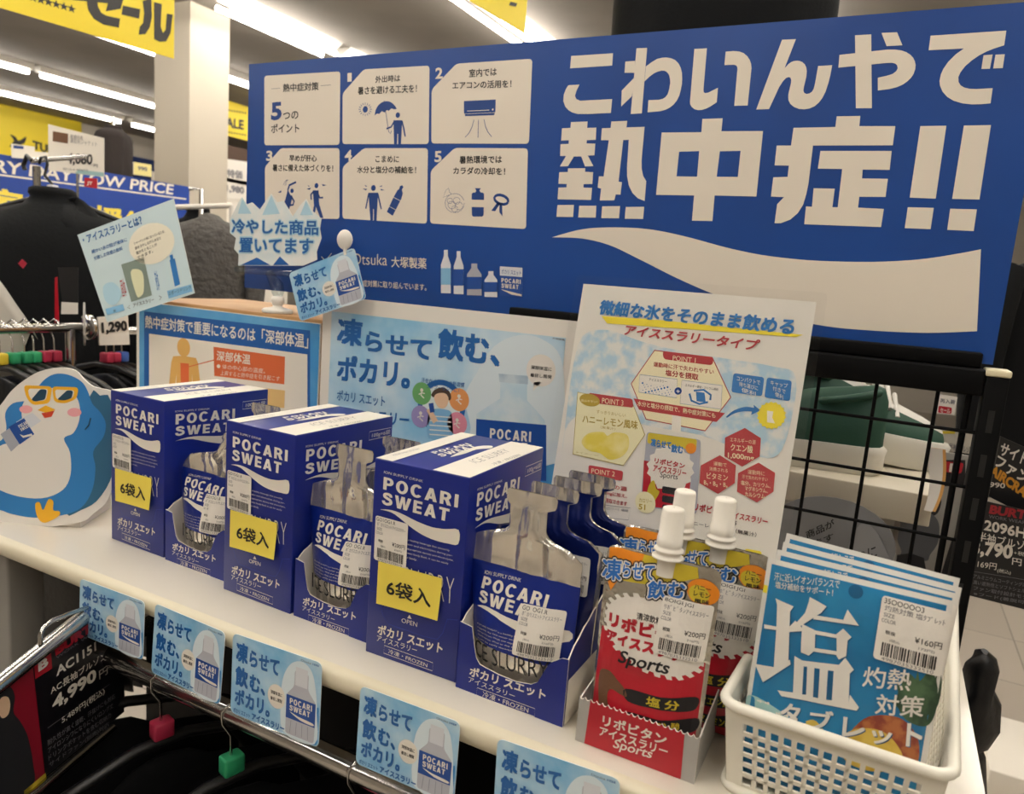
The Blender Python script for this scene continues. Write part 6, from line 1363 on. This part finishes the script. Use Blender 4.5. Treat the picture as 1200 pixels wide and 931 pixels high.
# ---------------------------------------------------------------- below the shelf edge
py_ = .012
pa_, pb_ = onY(200, 795, py_), onY(420, 912, py_); pz = (pa_.z + pb_.z) / 2
t = thing('clothes_rail', 'chrome clothes rail under the front edge of the white shelf', 'rail', (-.1, py_, pz)); b = MB(); b.tube([(-.60, py_, pz), (.33, py_, pz)], .0125, CHROME, 18); b.build('bar', t)
for x in (-.59, .31): b = MB(); b.rbox(x - .012, x + .012, py_ - .006, .20, pz - .016, pz + .016, .003, CHROME); b.build('bracket', t)
o = MB(); o.rbox(-.98, .36, .385, .405, FLOOR, -.0245, .003, BLK); o = tag(o.build('rack_back_panel'), 'black back panel of the rack under the white shelf', 'panel'); centred(o, (-.5, .4, FLOOR))
GW_ = 'black garments under the shelf'
for i, (px, mk, l) in enumerate(((118, 'red', 'leftmost'), (190, 'red', 'second'), (273, 'green', 'third'), (420, 'red', 'fourth'), (560, 'green', 'rightmost'))):
    x = onY(px, 790 + (px - 190) * .5, py_).x
    t = hanger_set(x, py_, pz - .004, math.pi / 2 - .25, mk, f'black hanger with {mk} marker hooked on the rail under the shelf, {l}', f'black garment hanging under the white shelf, {l}', .62, .40, GW_, CLOTH, 60 + i)
    g = [o for o in COL.objects if o.get('group') == GW_][-1]
    for o in (t, g): o.location.y = py_
# grey post at the far left below the shelf
o = MB(); q = onY(5, 700, .03); o.rbox(q.x - .05, q.x + .028, .02, .07, FLOOR, -.026, .004, M('grey post paint', '8E8A84', .5)); o = tag(o.build('rack_post'), 'grey steel post under the left end of the shelf', 'post'); centred(o, (q.x, .045, FLOOR))
# sign in a chrome frame
zu = lambda *p: zoomed(0, 660, 3.436, p)
d = ray(690, 335); d.z = 0
o_ = onD(138, 800, .93); f = Frame(o_, d.normalized(), Z_ + Vector((0, 0, 0)))
t = thing('framed_price_sign', 'black and red workwear price sign in a silver frame, lower left under the shelf', 'sign', o_)
b = MB(); A = Art(f)
pts = [f.uv(*p) for p in zu((-250,700),(320,238),(500,345),(500,580),(440,662),(-120,1080))]
u0, u1 = f.uv(*zu((-250, 700))[0])[0], f.uv(*zu((495, 480))[0])[0]
SGB = M('sign board black', '16151A', .3, coat=.4); SGR = M('sign board red', '8E1B2C', .3, coat=.4)
b.slab([f.uv(*p) for p in zu((-300,745),(495,120),(500,600),(-120,1110))], f.at, .004, SGB)
A.poly(SGR, zu((-280,735),(130,412),(182,872),(-120,1090)), 1); A.blob(HR, zu((-40,560),(0,500),(40,500),(58,540),(52,600),(80,640),(110,700),(130,800),(130,900),(20,1000),(-60,1000)), 2, 4); A.blob(SKINP, zu((0,545),(28,540),(38,570),(30,610),(5,625),(-10,590)), 3, 4)
A.poly(RED, zu((135,405),(203,362),(208,425),(140,468)), 2); A.text(WHT, 'B', *zu((152,440),(192,412),(150,402)), 3, .05); A.text(RED, 'BURTLE', *zu((222,376),(420,240),(218,338)), 2, .06); A.text(GREY, 'WORK WEAR', *zu((224,388),(400,268),(223,378)), 2, .0)
A.text(WHT, 'AC1151', *zu((225,458),(386,352),(222,420)), 2, .03); A.text(WHT, 'AC長袖ブルゾン', *zu((203,532),(426,385),(200,500)), 2, .02); A.text(WHT, '4,990', *zu((212,605),(388,478),(206,545)), 2, .04); A.text(WHT, '円', *zu((398,470),(432,446),(396,436)), 2, .02)
A.line(GREY, zu((190,665),(440,488)), .0008, 2); A.text(WHT, '5,489円(税込)', *zu((248,652),(420,530),(245,620)), 2, .01)
for k, s_ in enumerate(('耐久性が高く速乾、汗抜けにも対応', 'アイロンシワになりにくいロング丈', 'ドリンクポケットを含む収納力', 'サイドファン(別売)対応')): A.text(GREY, s_, *zu((190 + 2 * k, 738 + 30 * k), (462 - 8 * k, 545 + 38 * k), (188 + 2 * k, 715 + 30 * k)), 2, .02)
A.poly(GOLD, zu((95,918),(182,845),(184,862),(96,940)), 2)
b.art(A, f.at); b.build('printed_board', t)
b = MB(); P = [f.at(*f.uv(*p), .004) for p in zu((-330,752),(-60,520),(318,218))]; b.tube(P, .009, CHROME, 10); b.build('top_bar', t)
b = MB(); P = [f.at(*f.uv(*p), .004) for p in zu((-140,1125),(130,925),(440,665))]; b.tube(P, .006, CHROME, 10); b.build('bottom_bar', t)
b = MB(); P = [f.at(*f.uv(*p), .006) for p in zu((142,325),(140,290),(152,260),(185,232),(250,205),(330,178))]; b.tube(P, .0025, CHROME, 8); b.build('wire_loop', t)
